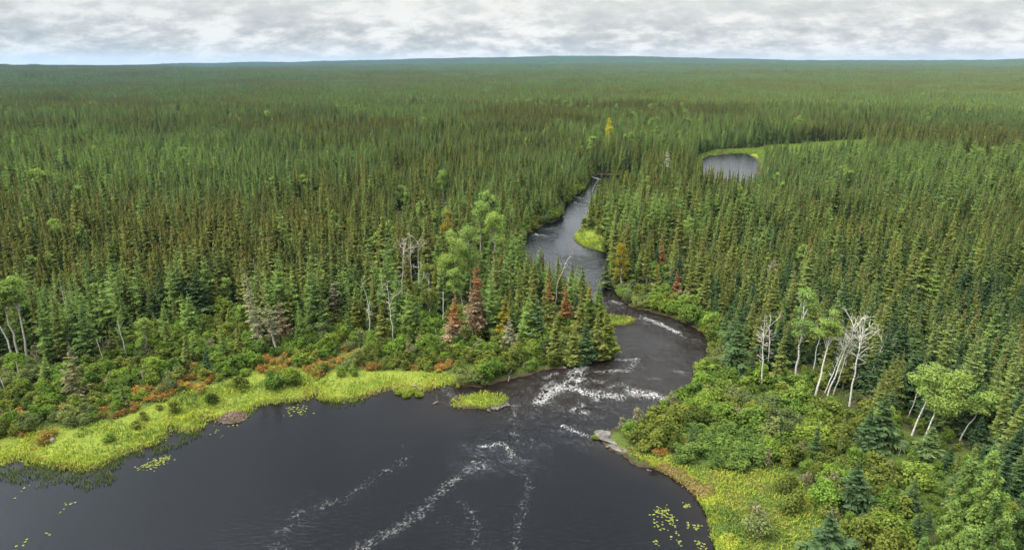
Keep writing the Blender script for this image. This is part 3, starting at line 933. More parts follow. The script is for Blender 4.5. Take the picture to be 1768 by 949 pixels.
def snag_mesh(h, seed, dx=0.0, forks=0, twigs=14, r0=None, mat='snag', bow=0.0, fork_at=0.75, fork_len=0.25, twig_len=0.12, broken=False, dead_top=0.3):
    """a bare dead tree: its trunk with twigs, and each limb a mesh of its own"""
    r = np.random.default_rng(seed)
    r0 = r0 or 0.008 * h + 0.035
    b, P = trunk_mesh(h, r0, None, seed, (dx, 0), 1.0, r1=(0.7 * r0 if broken else 0.03), bow=bow)

    def branch(c, p0, d, L, rad0, lv):
        t = np.linspace(0, 1, 5)[:, None]
        d = unit(d)
        sway = r.normal(0, 0.12, 3)
        pts = p0 + d * L * t + (sway + [0, 0, 0.18]) * L * t * t
        V, F = tube(pts, np.linspace(rad0, 0.012, 5), 5)
        c.add(V, F)
        if lv > 0:
            for q in range(int(r.integers(2, 5))):
                k = r.uniform(0.3, 0.95)
                i = int(k * 4)
                branch(c, pts[min(i, 4)], d + r.normal(0, 0.6, 3) + [0, 0, 0.15], L * r.uniform(0.35, 0.6), rad0 * 0.55, lv - 1)

    def on(t):
        k = t * (len(P) - 1)
        i = int(min(k, len(P) - 2))
        return P[i] + (P[i + 1] - P[i]) * (k - i)
    limbs = []
    for q in range(forks):
        c = Bag()
        a = r.uniform(0, 6.28) if forks > 2 else (0.3 + q * 3.0)
        branch(c, on(min(0.97, fork_at + r.uniform(-0.12, 0.18))), np.array([math.cos(a) * 0.8, math.sin(a) * 0.6, 0.75]), h * fork_len * r.uniform(0.7, 1.15), r0 * 0.42, 2)
        limbs.append(c.mesh('branch', [M['twig' if mat == 'snag' else mat]], True))
    for q in range(twigs):
        t = r.uniform(dead_top, 0.98)
        a = r.uniform(0, 6.28)
        branch(b, on(t), np.array([math.cos(a), math.sin(a), r.uniform(-0.1, 0.5)]), h * twig_len * r.uniform(0.4, 1.2) * (1.1 - 0.6 * t), 0.03, 1)
    return b.mesh('trunk', [M[mat]], True), limbs


# ------------------------------------------------------------------ trees that stand out, one by one
LAND = []                                     # (x, y, radius, phrase) of trees and things other labels may refer to


def foot(px, py):
    x, y = gp(px, py, 0.9)
    return float(x), float(y), float(ground(np.array([x]), np.array([y]))[0])


def place(name, base, label, cat, trunk, crown, group=None, rz=0.0, sc=1.0, crown_name='crown', phrase=None, r=2.0):
    x, y, z = foot(*base)
    o = tag(root_at(name, (x, y, z - 0.05), rz, sc), label, cat, group)
    part('trunk', trunk, o)
    for c in crown if isinstance(crown, list) else [crown]:
        part(crown_name, c, o)
    LAND.append((x, y, r, phrase))
    return o


def lean_of(base, top):
    (bx, by), dx, h = height_at(base, top)
    return float(dx), float(h)


def conifer(base, top, label, cat, name, mats, R, seed, group=None, phrase=None, **kw):
    dx, h = lean_of(base, top)
    b, P = trunk_mesh(h, 0.012 * h + 0.03, None, seed, (dx, 0))
    c = Bag()
    spruce_crown(c, h, R, seed, **kw)
    V = [v + np.stack([dx * v[:, 2] / h, 0 * v[:, 2], 0 * v[:, 2]], 1) for v in c.V]
    c.V = V
    return place(name, base, label, cat, b.mesh('trunk', [M[mats[0]]], True), c.mesh('crown', [M[k] for k in mats[1:]]), group, phrase=phrase, r=max(1.3, R * 0.8))


# dead and autumn-coloured conifers
conifer((783, 597), (785, 503), 'rusty red dead spruce, the shorter one with a broad tan skirt', 'spruce', 'dead_spruce_tree', ('bark', 'tan', 'red'), 2.1, 201, 'dying conifers',
        'broad rusty red dead spruce', whorls=26, per=9, low=0.10, top_m=1, top_at=0.45, sharp=0.9, thick=0.8)
conifer((821, 588), (823, 448), 'tallest rusty brown dead spruce, standing below the bright green aspens', 'spruce', 'dead_spruce_tree', ('bark', 'tan', 'red'), 2.0, 202, 'dying conifers',
        'tallest rusty brown dead spruce', whorls=34, per=9, low=0.22, top_m=1, top_at=0.62, sharp=0.75, thick=0.8)
conifer((866, 590), (874, 498), 'spruce with a yellow and orange middle and a green tip', 'spruce', 'fading_spruce_tree', ('bark', 'gold', 'needles'), 1.8, 203, 'dying conifers',
        'yellow and orange spruce', whorls=24, per=8, low=0.10, top_m=1, top_at=0.8)
conifer((884, 606), (878, 545), 'pale grey dead spruce with drooping bare boughs near the shore', 'spruce', 'dead_spruce_tree', ('bark', 'grey'), 2.1, 204, 'dying conifers',
        'pale grey dead spruce near the shore', whorls=20, per=9, low=0.05, thick=0.8, droop=0.6)
conifer((948, 575), (948, 476), 'spruce green below with a dead red top, near the river point', 'spruce', 'fading_spruce_tree', ('bark', 'needles', 'red'), 1.7, 205, 'dying conifers',
        'green spruce with a red top', whorls=28, per=8, low=0.08, top_m=1, top_at=0.62)
conifer((978, 568), (976, 478), 'dark red dead spruce right of the leaning bare snag, near the river point', 'spruce', 'dead_spruce_tree', ('bark', 'red'), 1.5, 206, 'dying conifers',
        'dark red dead spruce', whorls=28, per=8, low=0.10)
conifer((938, 500), (938, 424), 'narrow red-tipped spruce poking up against the river upstream of the point', 'spruce', 'fading_spruce_tree', ('bark', 'needles', 'red'), 1.1, 207, 'dying conifers',
        'narrow red-tipped spruce', whorls=26, per=7, low=0.10, top_m=1, top_at=0.6)
conifer((1143, 468), (1143, 398), 'dark rust-red slim spruce among green ones on the right bank', 'spruce', 'dead_spruce_tree', ('bark', 'red'), 1.0, 208, 'dying conifers',
        'slim dark rust-red spruce', whorls=26, per=7, low=0.15)
conifer((1168, 516), (1170, 461), 'small orange dead spruce on the right bank near the river bend', 'spruce', 'dead_spruce_tree', ('bark', 'red'), 1.25, 209, 'dying conifers',
        'small orange dead spruce', whorls=20, per=7, low=0.12)
conifer((1137, 512), (1134, 448), 'green spruce with an orange crest, left of the small orange dead one', 'spruce', 'fading_spruce_tree', ('bark', 'needles', 'gold'), 1.5, 210, 'dying conifers',
        'green spruce with an orange crest', whorls=24, per=8, low=0.06, top_m=1, top_at=0.6)
conifer((1152, 303), (1152, 255), 'cream-coloured dead spire left of the far pond', 'spruce', 'dead_spruce_tree', ('bark', 'cream'), 2.2, 211, 'dying conifers', 'cream-coloured dead spire', whorls=24, per=8, low=0.2, thick=0.7)
conifer((1052, 243), (1052, 199), 'bright yellow tamarack alone in the green forest beyond the river', 'tamarack', 'tamarack_tree', ('bark', 'yellow'), 4.4, 212, None, 'bright yellow tamarack', whorls=26, per=10, low=0.1, sprays=5)
conifer((1047, 492), (1047, 438), 'pale grey-green dying spruce over the river beside the golden birch', 'spruce', 'dead_spruce_tree', ('bark', 'willow'), 2.1, 213, 'dying conifers', 'pale dying spruce by the golden birch', whorls=20, per=7, low=0.08, gap=0.15)
conifer((1020, 578), (1019, 484), 'orange-yellow spruce on the wooded point, above the narrow neck of river', 'spruce', 'fading_spruce_tree', ('bark', 'olive', 'gold'), 1.9, 214, 'dying conifers', 'orange-yellow spruce on the point', whorls=26, per=9, low=0.06, top_m=1, top_at=0.68)
conifer((492, 594), (481, 514), 'tan dead spruce with a bare pinkish top behind the left shrub belt', 'spruce', 'dead_spruce_tree', ('bark', 'tan', 'grey'), 1.7, 215, 'dying conifers', 'tan dead spruce with pinkish top', whorls=24, per=8, low=0.08, thick=0.7, gap=0.1)
conifer((450, 600), (421, 468), 'tall grey dead spruce with a stripped crooked top, leftmost of the pale dead pair', 'spruce', 'dead_spruce_tree', ('snag', 'grey'), 1.5, 216, 'dying conifers', 'tall stripped grey dead spruce', whorls=30, per=6, low=0.10, thick=0.6, gap=0.3, sharp=0.6)
conifer((478, 606), (447, 480), 'thin dying spruce with sparse grey-green boughs, right of the stripped grey one', 'spruce', 'fading_spruce_tree', ('snag', 'grey', 'needles'), 1.7, 217, 'dying conifers', 'thin dying grey-green spruce', whorls=30, per=6, low=0.28, thick=0.65, gap=0.2, top_m=1, top_at=0.6)
conifer((579, 562), (578, 488), 'blunt pale dead spruce with a flat top, alone before dark forest', 'spruce', 'dead_spruce_tree', ('snag', 'grey'), 1.55, 218, 'dying conifers', 'blunt pale dead spruce', whorls=26, per=8, low=0.12, sharp=0.28, droop=0.6, thick=0.8)
conifer((660, 590), (657, 525), 'small half-dead spruce with an orange heart beside the forked bare snag', 'spruce', 'fading_spruce_tree', ('bark', 'needles', 'gold'), 1.6, 219, 'dying conifers', 'small half-dead spruce', whorls=20, per=8, low=0.05, top_m=1, top_at=0.75)
conifer((133, 690), (118, 590), 'grey-brown dying conifer with thin boughs at the left shrub edge', 'spruce', 'dead_spruce_tree', ('bark', 'deadshrub'), 1.9, 220, 'dying conifers', 'grey-brown dying conifer', whorls=26, per=6, low=0.05, gap=0.25, thick=0.7)

# conifers that stand clear of the forest on the right bank
for i, (b_, t_, R, lab, ph) in enumerate([
        ((1270, 648), (1277, 548), 2.7, 'large blue-green fir standing at the edge of the right bank shrubs', 'large blue-green fir'),
        ((1520, 772), (1531, 676), 2.4, 'blue-green fir with a pointed top, below the bare pale birches', 'pointed blue-green fir'),
        ((1497, 775), (1506, 708), 2.2, 'short blue-green fir just left of the pointed one, at the shrub edge', 'short blue-green fir'),
        ((1476, 880), (1482, 796), 2.3, 'blue-green fir rising alone among the yellowish shrubs', 'fir alone among shrubs'),
        ((1437, 962), (1434, 884), 2.6, 'bushy bluish fir at the meadow margin, bottom edge of the picture', 'bushy bluish fir'),
        ((927, 596), (927, 505), 2.4, 'full green fir on the point left of the red-topped spruce', 'full green fir on the point'),
        ((1596, 800), (1612, 735), 2.0, 'dark fir beneath the leaning corner aspens', 'dark fir beneath the aspens')]):
    conifer(b_, t_, lab, 'fir', 'fir_tree', ('bark', 'fir'), R, 230 + i, 'lone firs', ph, whorls=26, per=10, low=0.04, sharp=0.95, sprays=5, droop=0.22)
for i, (b_, t_, R, mt, lab) in enumerate([
        ((1052, 606), (1047, 518), 1.9, 'olive', 'yellow-green spruce at the very tip of the wooded point'),
        ((1036, 613), (1031, 532), 1.8, 'needles', 'green spruce second from the tip of the wooded point'),
        ((1014, 619), (1012, 541), 1.9, 'fir', 'blue-green spruce third from the tip of the wooded point'),
        ((990, 622), (992, 552), 1.7, 'needles', 'short green spruce fourth from the tip of the wooded point'),
        ((1042, 586), (1036, 500), 1.9, 'olive', 'tall yellow-green spruce just behind the tip of the wooded point'),
        ((1005, 592), (1003, 505), 2.0, 'needles', 'green spruce between the orange-yellow one and the dark red dead one'),
        ((958, 616), (960, 540), 1.8, 'needles', 'green spruce near the water below the red-topped one')]):
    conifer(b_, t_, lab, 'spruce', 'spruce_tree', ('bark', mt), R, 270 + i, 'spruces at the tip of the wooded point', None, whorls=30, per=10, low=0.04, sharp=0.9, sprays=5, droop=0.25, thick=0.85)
for i, (b_, t_, R, lab) in enumerate([
        ((1700, 1010), (1716, 782), 4.2, 'big feathery light green tamarack, tallest of the clump in the bottom corner'),
        ((1632, 1050), (1650, 868), 3.6, 'feathery light green tamarack, lower left one of the corner clump'),
        ((1706, 1085), (1722, 862), 3.8, 'yellow-green feathery tamarack in front of the tallest corner one'),
        ((1775, 1010), (1796, 800), 3.8, 'light green tamarack at the very edge, right of the tallest corner one'),
        ((1590, 1075), (1596, 932), 2.6, 'small feathery tamarack, leftmost and lowest of the corner clump'),
        ((1668, 1110), (1676, 915), 3.2, 'feathery tamarack low in the corner clump, half hidden at the bottom edge'),
        ((1660, 960), (1672, 800), 3.2, 'feathery tamarack behind the lower left one of the corner clump')]):
    dx, h = lean_of(b_, t_)
    tb, P = trunk_mesh(h, 0.012 * h + 0.03, None, 240 + i, (dx, 0))
    cb = Bag()
    r = np.random.default_rng(240 + i)
    lob = []
    for k in range(34):
        t = 0.12 + 0.86 * (k / 33)
        rad_k = R * (1 - t) ** 0.8
        a_ = k * 2.4 + r.normal(0, 0.3)
        q = rad_k * r.uniform(0.35, 0.75)
        lob.append((dx * t + math.cos(a_) * q, math.sin(a_) * q, h * t, max(0.35, rad_k * 0.42), max(0.35, rad_k * 0.42), max(0.55, rad_k * 0.40)))
    leafy_lobes(cb, lob, 24000, 0.27, 260 + i, h=h, fill=0.45, upb=0.4)
    place('tamarack_tree', b_, lab, 'tamarack', tb.mesh('trunk', [M['bark']], True), cb.mesh('crown', [M['larch']]), 'tamaracks in the bottom corner', r=2.2)

# aspens and birches in leaf
BL = [((787, 535), (777, 398), 4.3, 'bright green aspen with the widest crown of the middle stand', 0.5, 'aspen', 'widest bright aspen'),
      ((814, 528), (809, 388), 3.9, 'bright green aspen right of the widest one in the middle stand', 0.52, 'aspen', None),
      ((851, 490), (853, 366), 3.9, 'aspen with a round crown over a long bare white trunk, right end of the stand', 0.66, 'aspen', 'round-crowned aspen'),
      ((830, 470), (828, 346), 3.7, 'aspen at the back of the middle stand with a yellowish top', 0.6, 'aspen', None),
      ((806, 560), (784, 462), 2.8, 'low aspen leaning left in front of the middle stand', 0.62, 'aspen', None),
      ((775, 462), (770, 364), 2.6, 'thin aspen turning yellow at the back left of the middle stand', 0.6, 'gold', None),
      ((742, 560), (738, 455), 2.7, 'olive-green birch left of the bright aspens', 0.35, 'olive', None),
      ((1190, 440), (1190, 376), 2.6, 'round bright green aspen alone in the right bank forest', 0.5, 'aspen', 'lone round aspen'),
      ((1072, 494), (1072, 416), 2.6, 'golden yellow birch on the right bank above the narrow neck of river', 0.25, 'gold', 'golden birch'),
      ((1374, 650), (1392, 498), 3.1, 'aspen with a tall crown on a slim white trunk, left of the bare birches', 0.5, 'aspen', 'tall slim aspen'),
      ((1407, 684), (1442, 532), 2.5, 'white-trunked aspen with a thin high crown next to the bare birches', 0.68, 'aspen', None),
      ((1573, 754), (1616, 636), 3.2, 'leaning aspen with the highest crown of the corner group', 0.68, 'aspen', 'leaning corner aspens'),
      ((1592, 766), (1654, 650), 3.5, 'leaning aspen with the broadest crown of the corner group', 0.6, 'aspen', None),
      ((1656, 762), (1716, 682), 2.6, 'aspen bending far over to a flat crown, rightmost of the corner group', 0.72, 'aspen', None),
      ((49, 624), (18, 478), 2.4, 'white birch with a leafy top at the left edge, rightmost of three leaning trunks', 0.72, 'aspen', 'leaning white birches'),
      ((34, 626), (-4, 486), 2.4, 'white birch with a leafy top at the left edge, middle of three leaning trunks', 0.74, 'aspen', None),
      ((32, 634), (-28, 505), 2.4, 'white birch at the left edge, leftmost of three leaning trunks', 0.74, 'aspen', None),
      ((176, 552), (157, 488), 1.6, 'small birch with a tuft of leaves on a bent white trunk', 0.7, 'aspen', None),
      ((252, 618), (249, 552), 1.9, 'small bright green aspen at the back of the left shrub belt', 0.3, 'aspen', 'small bright green aspen'),
      ((392, 540), (388, 484), 1.8, 'yellow-green young aspen before the dark forest', 0.4, 'aspen', None),
      ((425, 566), (414, 532), 1.5, 'low pale green aspen left of the grey dead spruces', 0.3, 'aspen', None),
      ((765, 345), (765, 292), 3.4, 'pale green aspen beyond the middle stand, deep in the forest', 0.4, 'aspen', None),
      ((728, 400), (728, 345), 2.6, 'dull green aspen left behind the middle stand', 0.4, 'aspen', None),
      ((692, 362), (692, 320), 2.8, 'pale aspen in the forest left behind the middle stand', 0.4, 'aspen', None),
      ((1182, 212), (1182, 188), 3.8, 'tiny pale aspen far beyond the pond', 0.6, 'aspen', None),
      ((1663, 292), (1663, 262), 4.5, 'pale aspen left in the distant clump beyond the right forest', 0.4, 'aspen', None),
      ((1690, 296), (1690, 258), 4.5, 'pale aspen middle in the distant clump beyond the right forest', 0.4, 'aspen', None),
      ((1712, 282), (1712, 254), 4.5, 'pale aspen right in the distant clump beyond the right forest', 0.4, 'aspen', None),
      ((1275, 348), (1275, 318), 2.6, 'yellow-green aspen before the far pond', 0.4, 'aspen', None),
      ((560, 598), (560, 560), 2.2, 'bushy olive willow tree below the blunt dead spruce', 0.15, 'willow', None)]
for i, (b_, t_, w, lab, base, leaf, ph) in enumerate(BL):
    dx, h = lean_of(b_, t_)
    cat = 'birch' if 'birch' in lab else 'willow' if 'willow' in lab else 'aspen'
    tm, cm = broadleaf_meshes(h, w, 300 + i, dx, base, int(620 * w * w ** 0.6 + 800), 0.27, 'birch' if cat == 'birch' or b_[0] > 1300 else 'aspenbark', leaf, lobes=13, bow=(-0.5 if dx > 2.5 else 0.2))
    place(cat + '_tree', b_, lab, cat, tm, cm, {'birch': 'birches in leaf', 'aspen': 'aspens in leaf', 'willow': None}[cat], phrase=ph, r=max(2.1 if cat == 'birch' else 1.3, 0.66 * w))

# bare dead trees and broken stumps
SN = [((680, 590), (668, 482), dict(forks=2, twigs=16, fork_at=0.72, fork_len=0.30), 'bare grey snag forking into two arms, before the middle forest', 'forked bare snag'),
      ((638, 580), (624, 485), dict(forks=1, twigs=12, bow=0.7, fork_at=0.85, fork_len=0.15), 'bare crooked snag bent to the left of the forked one', 'crooked bare snag'),
      ((695, 530), (698, 412), dict(forks=5, twigs=26, fork_at=0.6, fork_len=0.22), 'bleached bare tree with a dense twiggy top', 'twiggy bleached tree'),
      ((711, 500), (707, 405), dict(forks=2, twigs=14, fork_at=0.7), 'slim bleached bare tree between the twiggy one and the T-shaped one', None),
      ((724, 515), (722, 418), dict(forks=2, twigs=8, fork_at=0.86, fork_len=0.24), 'T-shaped bare snag with two level arms', 'T-shaped bare snag'),
      ((728, 520), (732, 452), dict(forks=4, twigs=20, fork_at=0.6, fork_len=0.25), 'low tangle of a dead tree below the T-shaped snag', None),
      ((765, 575), (765, 500), dict(forks=0, twigs=3, broken=True), 'thin brown broken trunk left of the broad red spruce', None),
      ((816, 590), (815, 555), dict(forks=0, twigs=0, broken=True), 'short pale broken trunk in front of the tallest red-brown spruce', None),
      ((963, 548), (980, 446), dict(forks=1, twigs=8, bow=-1.4, fork_at=0.9, fork_len=0.16), 'bare snag curving right over the wooded point', 'curving bare snag'),
      ((1315, 667), (1321, 540), dict(forks=3, twigs=30, fork_at=0.6, fork_len=0.17), 'bare twiggy dead spruce trunk right of the large fir', 'bare twiggy dead trunk'),
      ((1325, 640), (1331, 538), dict(forks=2, twigs=18, fork_at=0.75, fork_len=0.2), 'second bare dead trunk, behind the twiggy one right of the large fir', None),
      ((1325, 500), (1332, 448), dict(forks=6, twigs=26, fork_at=0.55, fork_len=0.28), 'grey dead tree with spreading branches deep in the right forest', 'grey spreading dead tree'),
      ((1428, 684), (1482, 545), dict(forks=7, twigs=22, fork_at=0.7, fork_len=0.22, mat='birch'), 'bare white birch with a spreading bushy top, left of the bare pair', 'bare white birches'),
      ((1423, 679), (1462, 590), dict(forks=3, twigs=12, fork_at=0.75, mat='birch'), 'short bare birch, leftmost of the bare group', None),
      ((1438, 683), (1474, 580), dict(forks=3, twigs=14, fork_at=0.7, mat='birch'), 'thin dark-based bare birch between the two bushy bare ones', None),
      ((1466, 704), (1494, 545), dict(forks=8, twigs=26, fork_at=0.66, fork_len=0.2, mat='birch'), 'bare white birch with a brushy top, rightmost and nearest of the bare group', None),
      ((1490, 680), (1532, 578), dict(forks=3, twigs=10, fork_at=0.75, fork_len=0.24), 'thin bare tree reaching right of the bare birches', None),
      ((1403, 642), (1420, 558), dict(forks=2, twigs=8, mat='birch'), 'thin bare birch behind the white-trunked aspen', None),
      ((1373, 575), (1386, 505), dict(forks=2, twigs=12, mat='birch'), 'thin pale dead birch behind the tall slim aspen', None),
      ((1568, 720), (1600, 640), dict(forks=1, twigs=6, mat='birch'), 'slim leaning birch trunk left of the corner aspens', None),
      ((1550, 797), (1557, 764), dict(forks=0, twigs=0, broken=True, mat='bark'), 'short brown broken stump among shrubs below the corner aspens', 'brown broken stump'),
      ((119, 556), (104, 488), dict(forks=4, twigs=16, fork_at=0.6, fork_len=0.25), 'grey bare tree with many raised branches in the left forest', 'grey bare tree at left'),
      ((181, 630), (167, 588), dict(forks=0, twigs=1, broken=True), 'pale broken trunk, shorter of two leaning left in the shrub belt', 'pale broken trunks'),
      ((220, 620), (203, 556), dict(forks=0, twigs=2, broken=True), 'pale broken trunk, taller of two leaning left in the shrub belt', None),
      ((180, 612), (177, 586), dict(forks=0, twigs=0, broken=True), 'stubby broken trunk behind the shorter leaning one', None),
      ((36, 660), (28, 626), dict(forks=0, twigs=0, broken=True, mat='birch'), 'short broken birch trunk below the leaning white birches', None),
      ((9, 674), (-6, 638), dict(forks=0, twigs=0, broken=True, mat='birch'), 'short pale trunk at the left edge below the birches', None),
      ((441, 490), (438, 448), dict(forks=0, twigs=3, broken=True), 'grey broken trunk standing up behind the pale dead spruces', None),
      ((248, 660), (244, 640), dict(forks=0, twigs=0, broken=True), 'tiny pale stub among the rusty shrubs', None),
      ((602, 600), (598, 586), dict(forks=0, twigs=0, broken=True), 'white stub at the foot of the left forest', None),
      ((754, 590), (752, 566), dict(forks=0, twigs=0, broken=True), 'reddish stub between the forked snag and the broad red spruce', None),
      ((895, 525), (894, 502), dict(forks=0, twigs=0, broken=True), 'pale stub in the dark gap of the wooded point', None),
      ((1022, 330), (1032, 303), dict(forks=1, twigs=8, bow=-.5), 'bare stick leaning over the far end of the river', None)]
for i, (b_, t_, kw, lab, ph) in enumerate(SN):
    dx, h = lean_of(b_, t_)
    stub = kw.get('broken') and h < 9
    tm, bm = snag_mesh(h, 400 + i, dx, **kw)
    place('broken_trunk' if stub else 'bare_dead_tree', b_, lab, 'stump' if stub else 'dead tree', tm, bm, 'broken trunks' if stub else 'bare dead trees', crown_name='branch', phrase=ph, r=1.5 if kw.get('mat') == 'birch' else 0.9)

# ------------------------------------------------------------------ the forest
def jitter_grid(x0, x1, y0, y1, s, seed, amp=0.46):
    r = np.random.default_rng(seed)
    X, Y = np.meshgrid(np.arange(x0, x1, s), np.arange(y0, y1, s))
    X = X + r.uniform(-amp, amp, X.shape) * s
    Y = Y + r.uniform(-amp, amp, Y.shape) * s
    return X.ravel(), Y.ravel()


def in_view(x, y, pad):
    """within the field of view, with a margin in metres to every side"""
    return np.abs(x) < (np.maximum(y, 0) * 0.93 + 14 + pad)


NEAR = 880.0
CORNER = gpoly([(1570, 940), (1640, 900), (1720, 890), (1800, 900), (2000, 1000), (1900, 1300), (1500, 1300)])
fx, fy = jitter_grid(-700, 700, 30, 880, 2.2, 77, 0.85)
d = np.hypot(fx, fy)
ok = (d < NEAR) & in_view(fx, fy, 22)
fx, fy = fx[ok], fy[ok]
s = land_dist(fx, fy)
ok = (s > 2.2)
fx, fy, s = fx[ok], fy[ok], s[ok]
wobx = (fbm(fx, fy, 6, 41, 2) - 0.5) * 7
woby = (fbm(fx, fy, 6, 43, 2) - 0.5) * 7
clear = inside(BELT_LEFT, fx + wobx, fy + woby) | inside(BELT_RIGHT, fx + wobx, fy + woby) | inside(MARSH, fx, fy) | inside(LAWN, fx, fy) | inside(SPIT, fx, fy) | inside(ISLET, fx, fy) | inside(CORNER, fx, fy)
yb = inside(YELLOW_BANK, fx, fy)
clear |= yb
# young trees stray from the forest edge into the shrubs
clear &= ~((RNG.random(len(fx)) < np.where(fx > 15, 0.05, 0.12)) & ~inside(SEDGE_LEFT, fx, fy) & ~inside(MEADOW, fx, fy) & (inside(BELT_LEFT, fx, fy + 0) & inside(BELT_LEFT, fx, fy - 9) | inside(BELT_RIGHT, fx, fy)) & (s > 5))
stray = inside(BELT_LEFT, fx, fy) | inside(BELT_RIGHT, fx, fy)
pondside = (seg_dist(POND, fx, fy, True) < 3)
dens = fbm(fx, fy, 22, 51, 3)
rnd = RNG.random(len(fx))
keep = ~clear & ~pondside & (rnd < 0.30 + 0.75 * sstep(0.32, 0.55, dens))
for lx, ly, lr, _ in LAND:
    L_ = math.hypot(lx, ly)
    al_, ac_ = (fx * lx + fy * ly) / L_ - L_, (fx * ly - fy * lx) / L_
    keep &= (np.hypot(fx - lx, fy - ly) > lr + 0.5) & ~((al_ < 0) & (al_ > (-12 if L_ < 260 else -55) * (0.5 if 0 < lx < 32 and 120 < ly < 160 else 1)) & (np.abs(ac_) < lr * 0.55 + 1.35))
fx, fy, s, dens, stray = fx[keep], fy[keep], s[keep], dens[keep], stray[keep]
fz = ground(fx, fy, s) - 0.1
n = len(fx)
rr = np.random.default_rng(5)
stand = fbm(fx, fy, 70, 61, 3)
scale = (0.46 + 0.56 * rr.random(n) ** 0.75) * (0.80 + 0.44 * stand) * (0.72 + 0.84 * fbm(fx, fy, 9, 67, 2))
scale *= 0.84 + 0.16 * sstep(2, 14, s)
scale *= np.where(stray, 0.55, np.where(rr.random(n) < 0.10, 0.6, 1.0))
fat = rr.uniform(0.72, 1.16, n)
kind = rr.integers(0, 6, n)
lz = fbm(fx, fy, 110, 71, 3)
kind = np.where(rr.random(n) < 0.60 * sstep(0.48, 0.60, lz) + 0.03, 8, kind)
kind = np.where(rr.random(n) < np.where(fx > 20, 0.62, 0.2) * sstep(240, 120, fy), rr.integers(6, 8, n), kind)
kind = np.where((rr.random(n) < 0.03 * sstep(0.56, 0.72, fbm(fx, fy, 45, 83, 3)) + 0.0006) & (fy > 150), rr.integers(10, 13, n), kind)
# small dark firs crowd the thicket in the corner
tx_, ty_ = jitter_grid(30, 75, 55, 100, 2.6, 79)
okt = inside(THICKET, tx_, ty_) & (np.random.default_rng(9).random(len(tx_)) < 0.22)
for lx, ly, lr, _ in LAND:
    okt &= np.hypot(tx_ - lx, ty_ - ly) > lr * 0.7
tx_, ty_ = tx_[okt], ty_[okt]
nt_ = len(tx_)
fx, fy, fz = np.r_[fx, tx_], np.r_[fy, ty_], np.r_[fz, ground(tx_, ty_) - 0.1]
scale, fat, kind = np.r_[scale, rr.uniform(0.3, 0.62, nt_)], np.r_[fat, rr.uniform(0.9, 1.2, nt_)], np.r_[kind, rr.integers(6, 8, nt_)]
# low bushy cedars and birches on the upstream right bank
cx_, cy_ = jitter_grid(20, 130, 170, 360, 2.4, 78)
okc = (inside(YELLOW_BANK, cx_, cy_) | (seg_dist(LAKE, cx_, cy_, True) < 5) & (cx_ > 20)) & (land_dist(cx_, cy_) > 1.0) & ~inside(LAWN, cx_, cy_) & ~inside(SPIT, cx_, cy_) & ~inside(BELT_RIGHT, cx_, cy_)
cx_, cy_ = cx_[okc], cy_[okc]
nc = len(cx_)
fx, fy, fz = np.r_[fx, cx_], np.r_[fy, cy_], np.r_[fz, ground(cx_, cy_) - 0.1]
scale = np.r_[scale, rr.uniform(0.6, 1.15, nc)]
fat = np.r_[fat, rr.uniform(0.9, 1.3, nc)]
kind = np.r_[kind, np.where(rr.random(nc) < 0.25, rr.integers(0, 6, nc), rr.integers(13, 15, nc))]
n = len(fx)
rotz = rr.uniform(0, 6.28, n)
tilt = rr.normal(0, 0.038, (n, 2))
PROTO = SPRUCE + FIR + LARCH
KIND_H = np.array([k.h for k in PROTO] + [13, 11, 15] + [k.h for k in CEDAR])

# the nearest spruces in the picture stand as objects of their own
px, py = project(fx, fy, fz + 0.6 * KIND_H[kind] * scale)
pxb, pyb = project(fx, fy, fz)
inframe = (px > -8) & (px < 1776) & (py < 952) & (py > 0)
dist = np.sqrt(fx ** 2 + fy ** 2 + 60 ** 2)
size = np.where(inframe, KIND_H[kind] * scale / dist, 0)
single = np.zeros(n, bool)
for kinds, cap in (((0, 1, 2, 3, 4, 5), 290), ((6, 7), 60), ((8, 9), 60), ((10, 11, 12), 60), ((13, 14), 60)):
    m_ = np.isin(kind, kinds)
    order = np.argsort(-np.where(m_, size, -1))[:cap]
    order = order[size[order] > 0]
    single[order] = True

ZONE = [(lambda x, y: x < 260, 'in the forest edge at the far left shrub belt'), (lambda x, y: x < 520, 'in the forest behind the wide left shrub belt'),
        (lambda x, y: (x < 760), 'in the forest edge behind the sedge shore'), (lambda x, y: x < 900, 'around the red dead spruces'),
        (lambda x, y: x < 1066, 'on the wooded point above the rapids'), (lambda x, y: (x < 1260) & (y < 600), 'on the right bank at the river bend'),
        (lambda x, y: x < 1420, 'in the right bank forest behind the large fir'), (lambda x, y: x < 1560, 'in the forest behind the bare white birches'),
        (lambda x, y: True, 'in the dense forest of the right corner')]
KNAME = ['spruce'] * 6 + ['fir'] * 2 + ['tamarack'] * 2 + ['aspen'] * 3 + ['cedar'] * 2
KLOOK = {'spruce': 'green spruce', 'fir': 'blue-green fir', 'tamarack': 'light green tamarack', 'aspen': 'pale green aspen', 'cedar': 'olive bushy cedar'}
ORD = ['', 'second ', 'third ', 'fourth ', 'fifth ', 'sixth ']
MARKS = [(lx, ly, ph, project(lx, ly, 6.0)) for lx, ly, lr, ph in LAND if ph]
used = {}


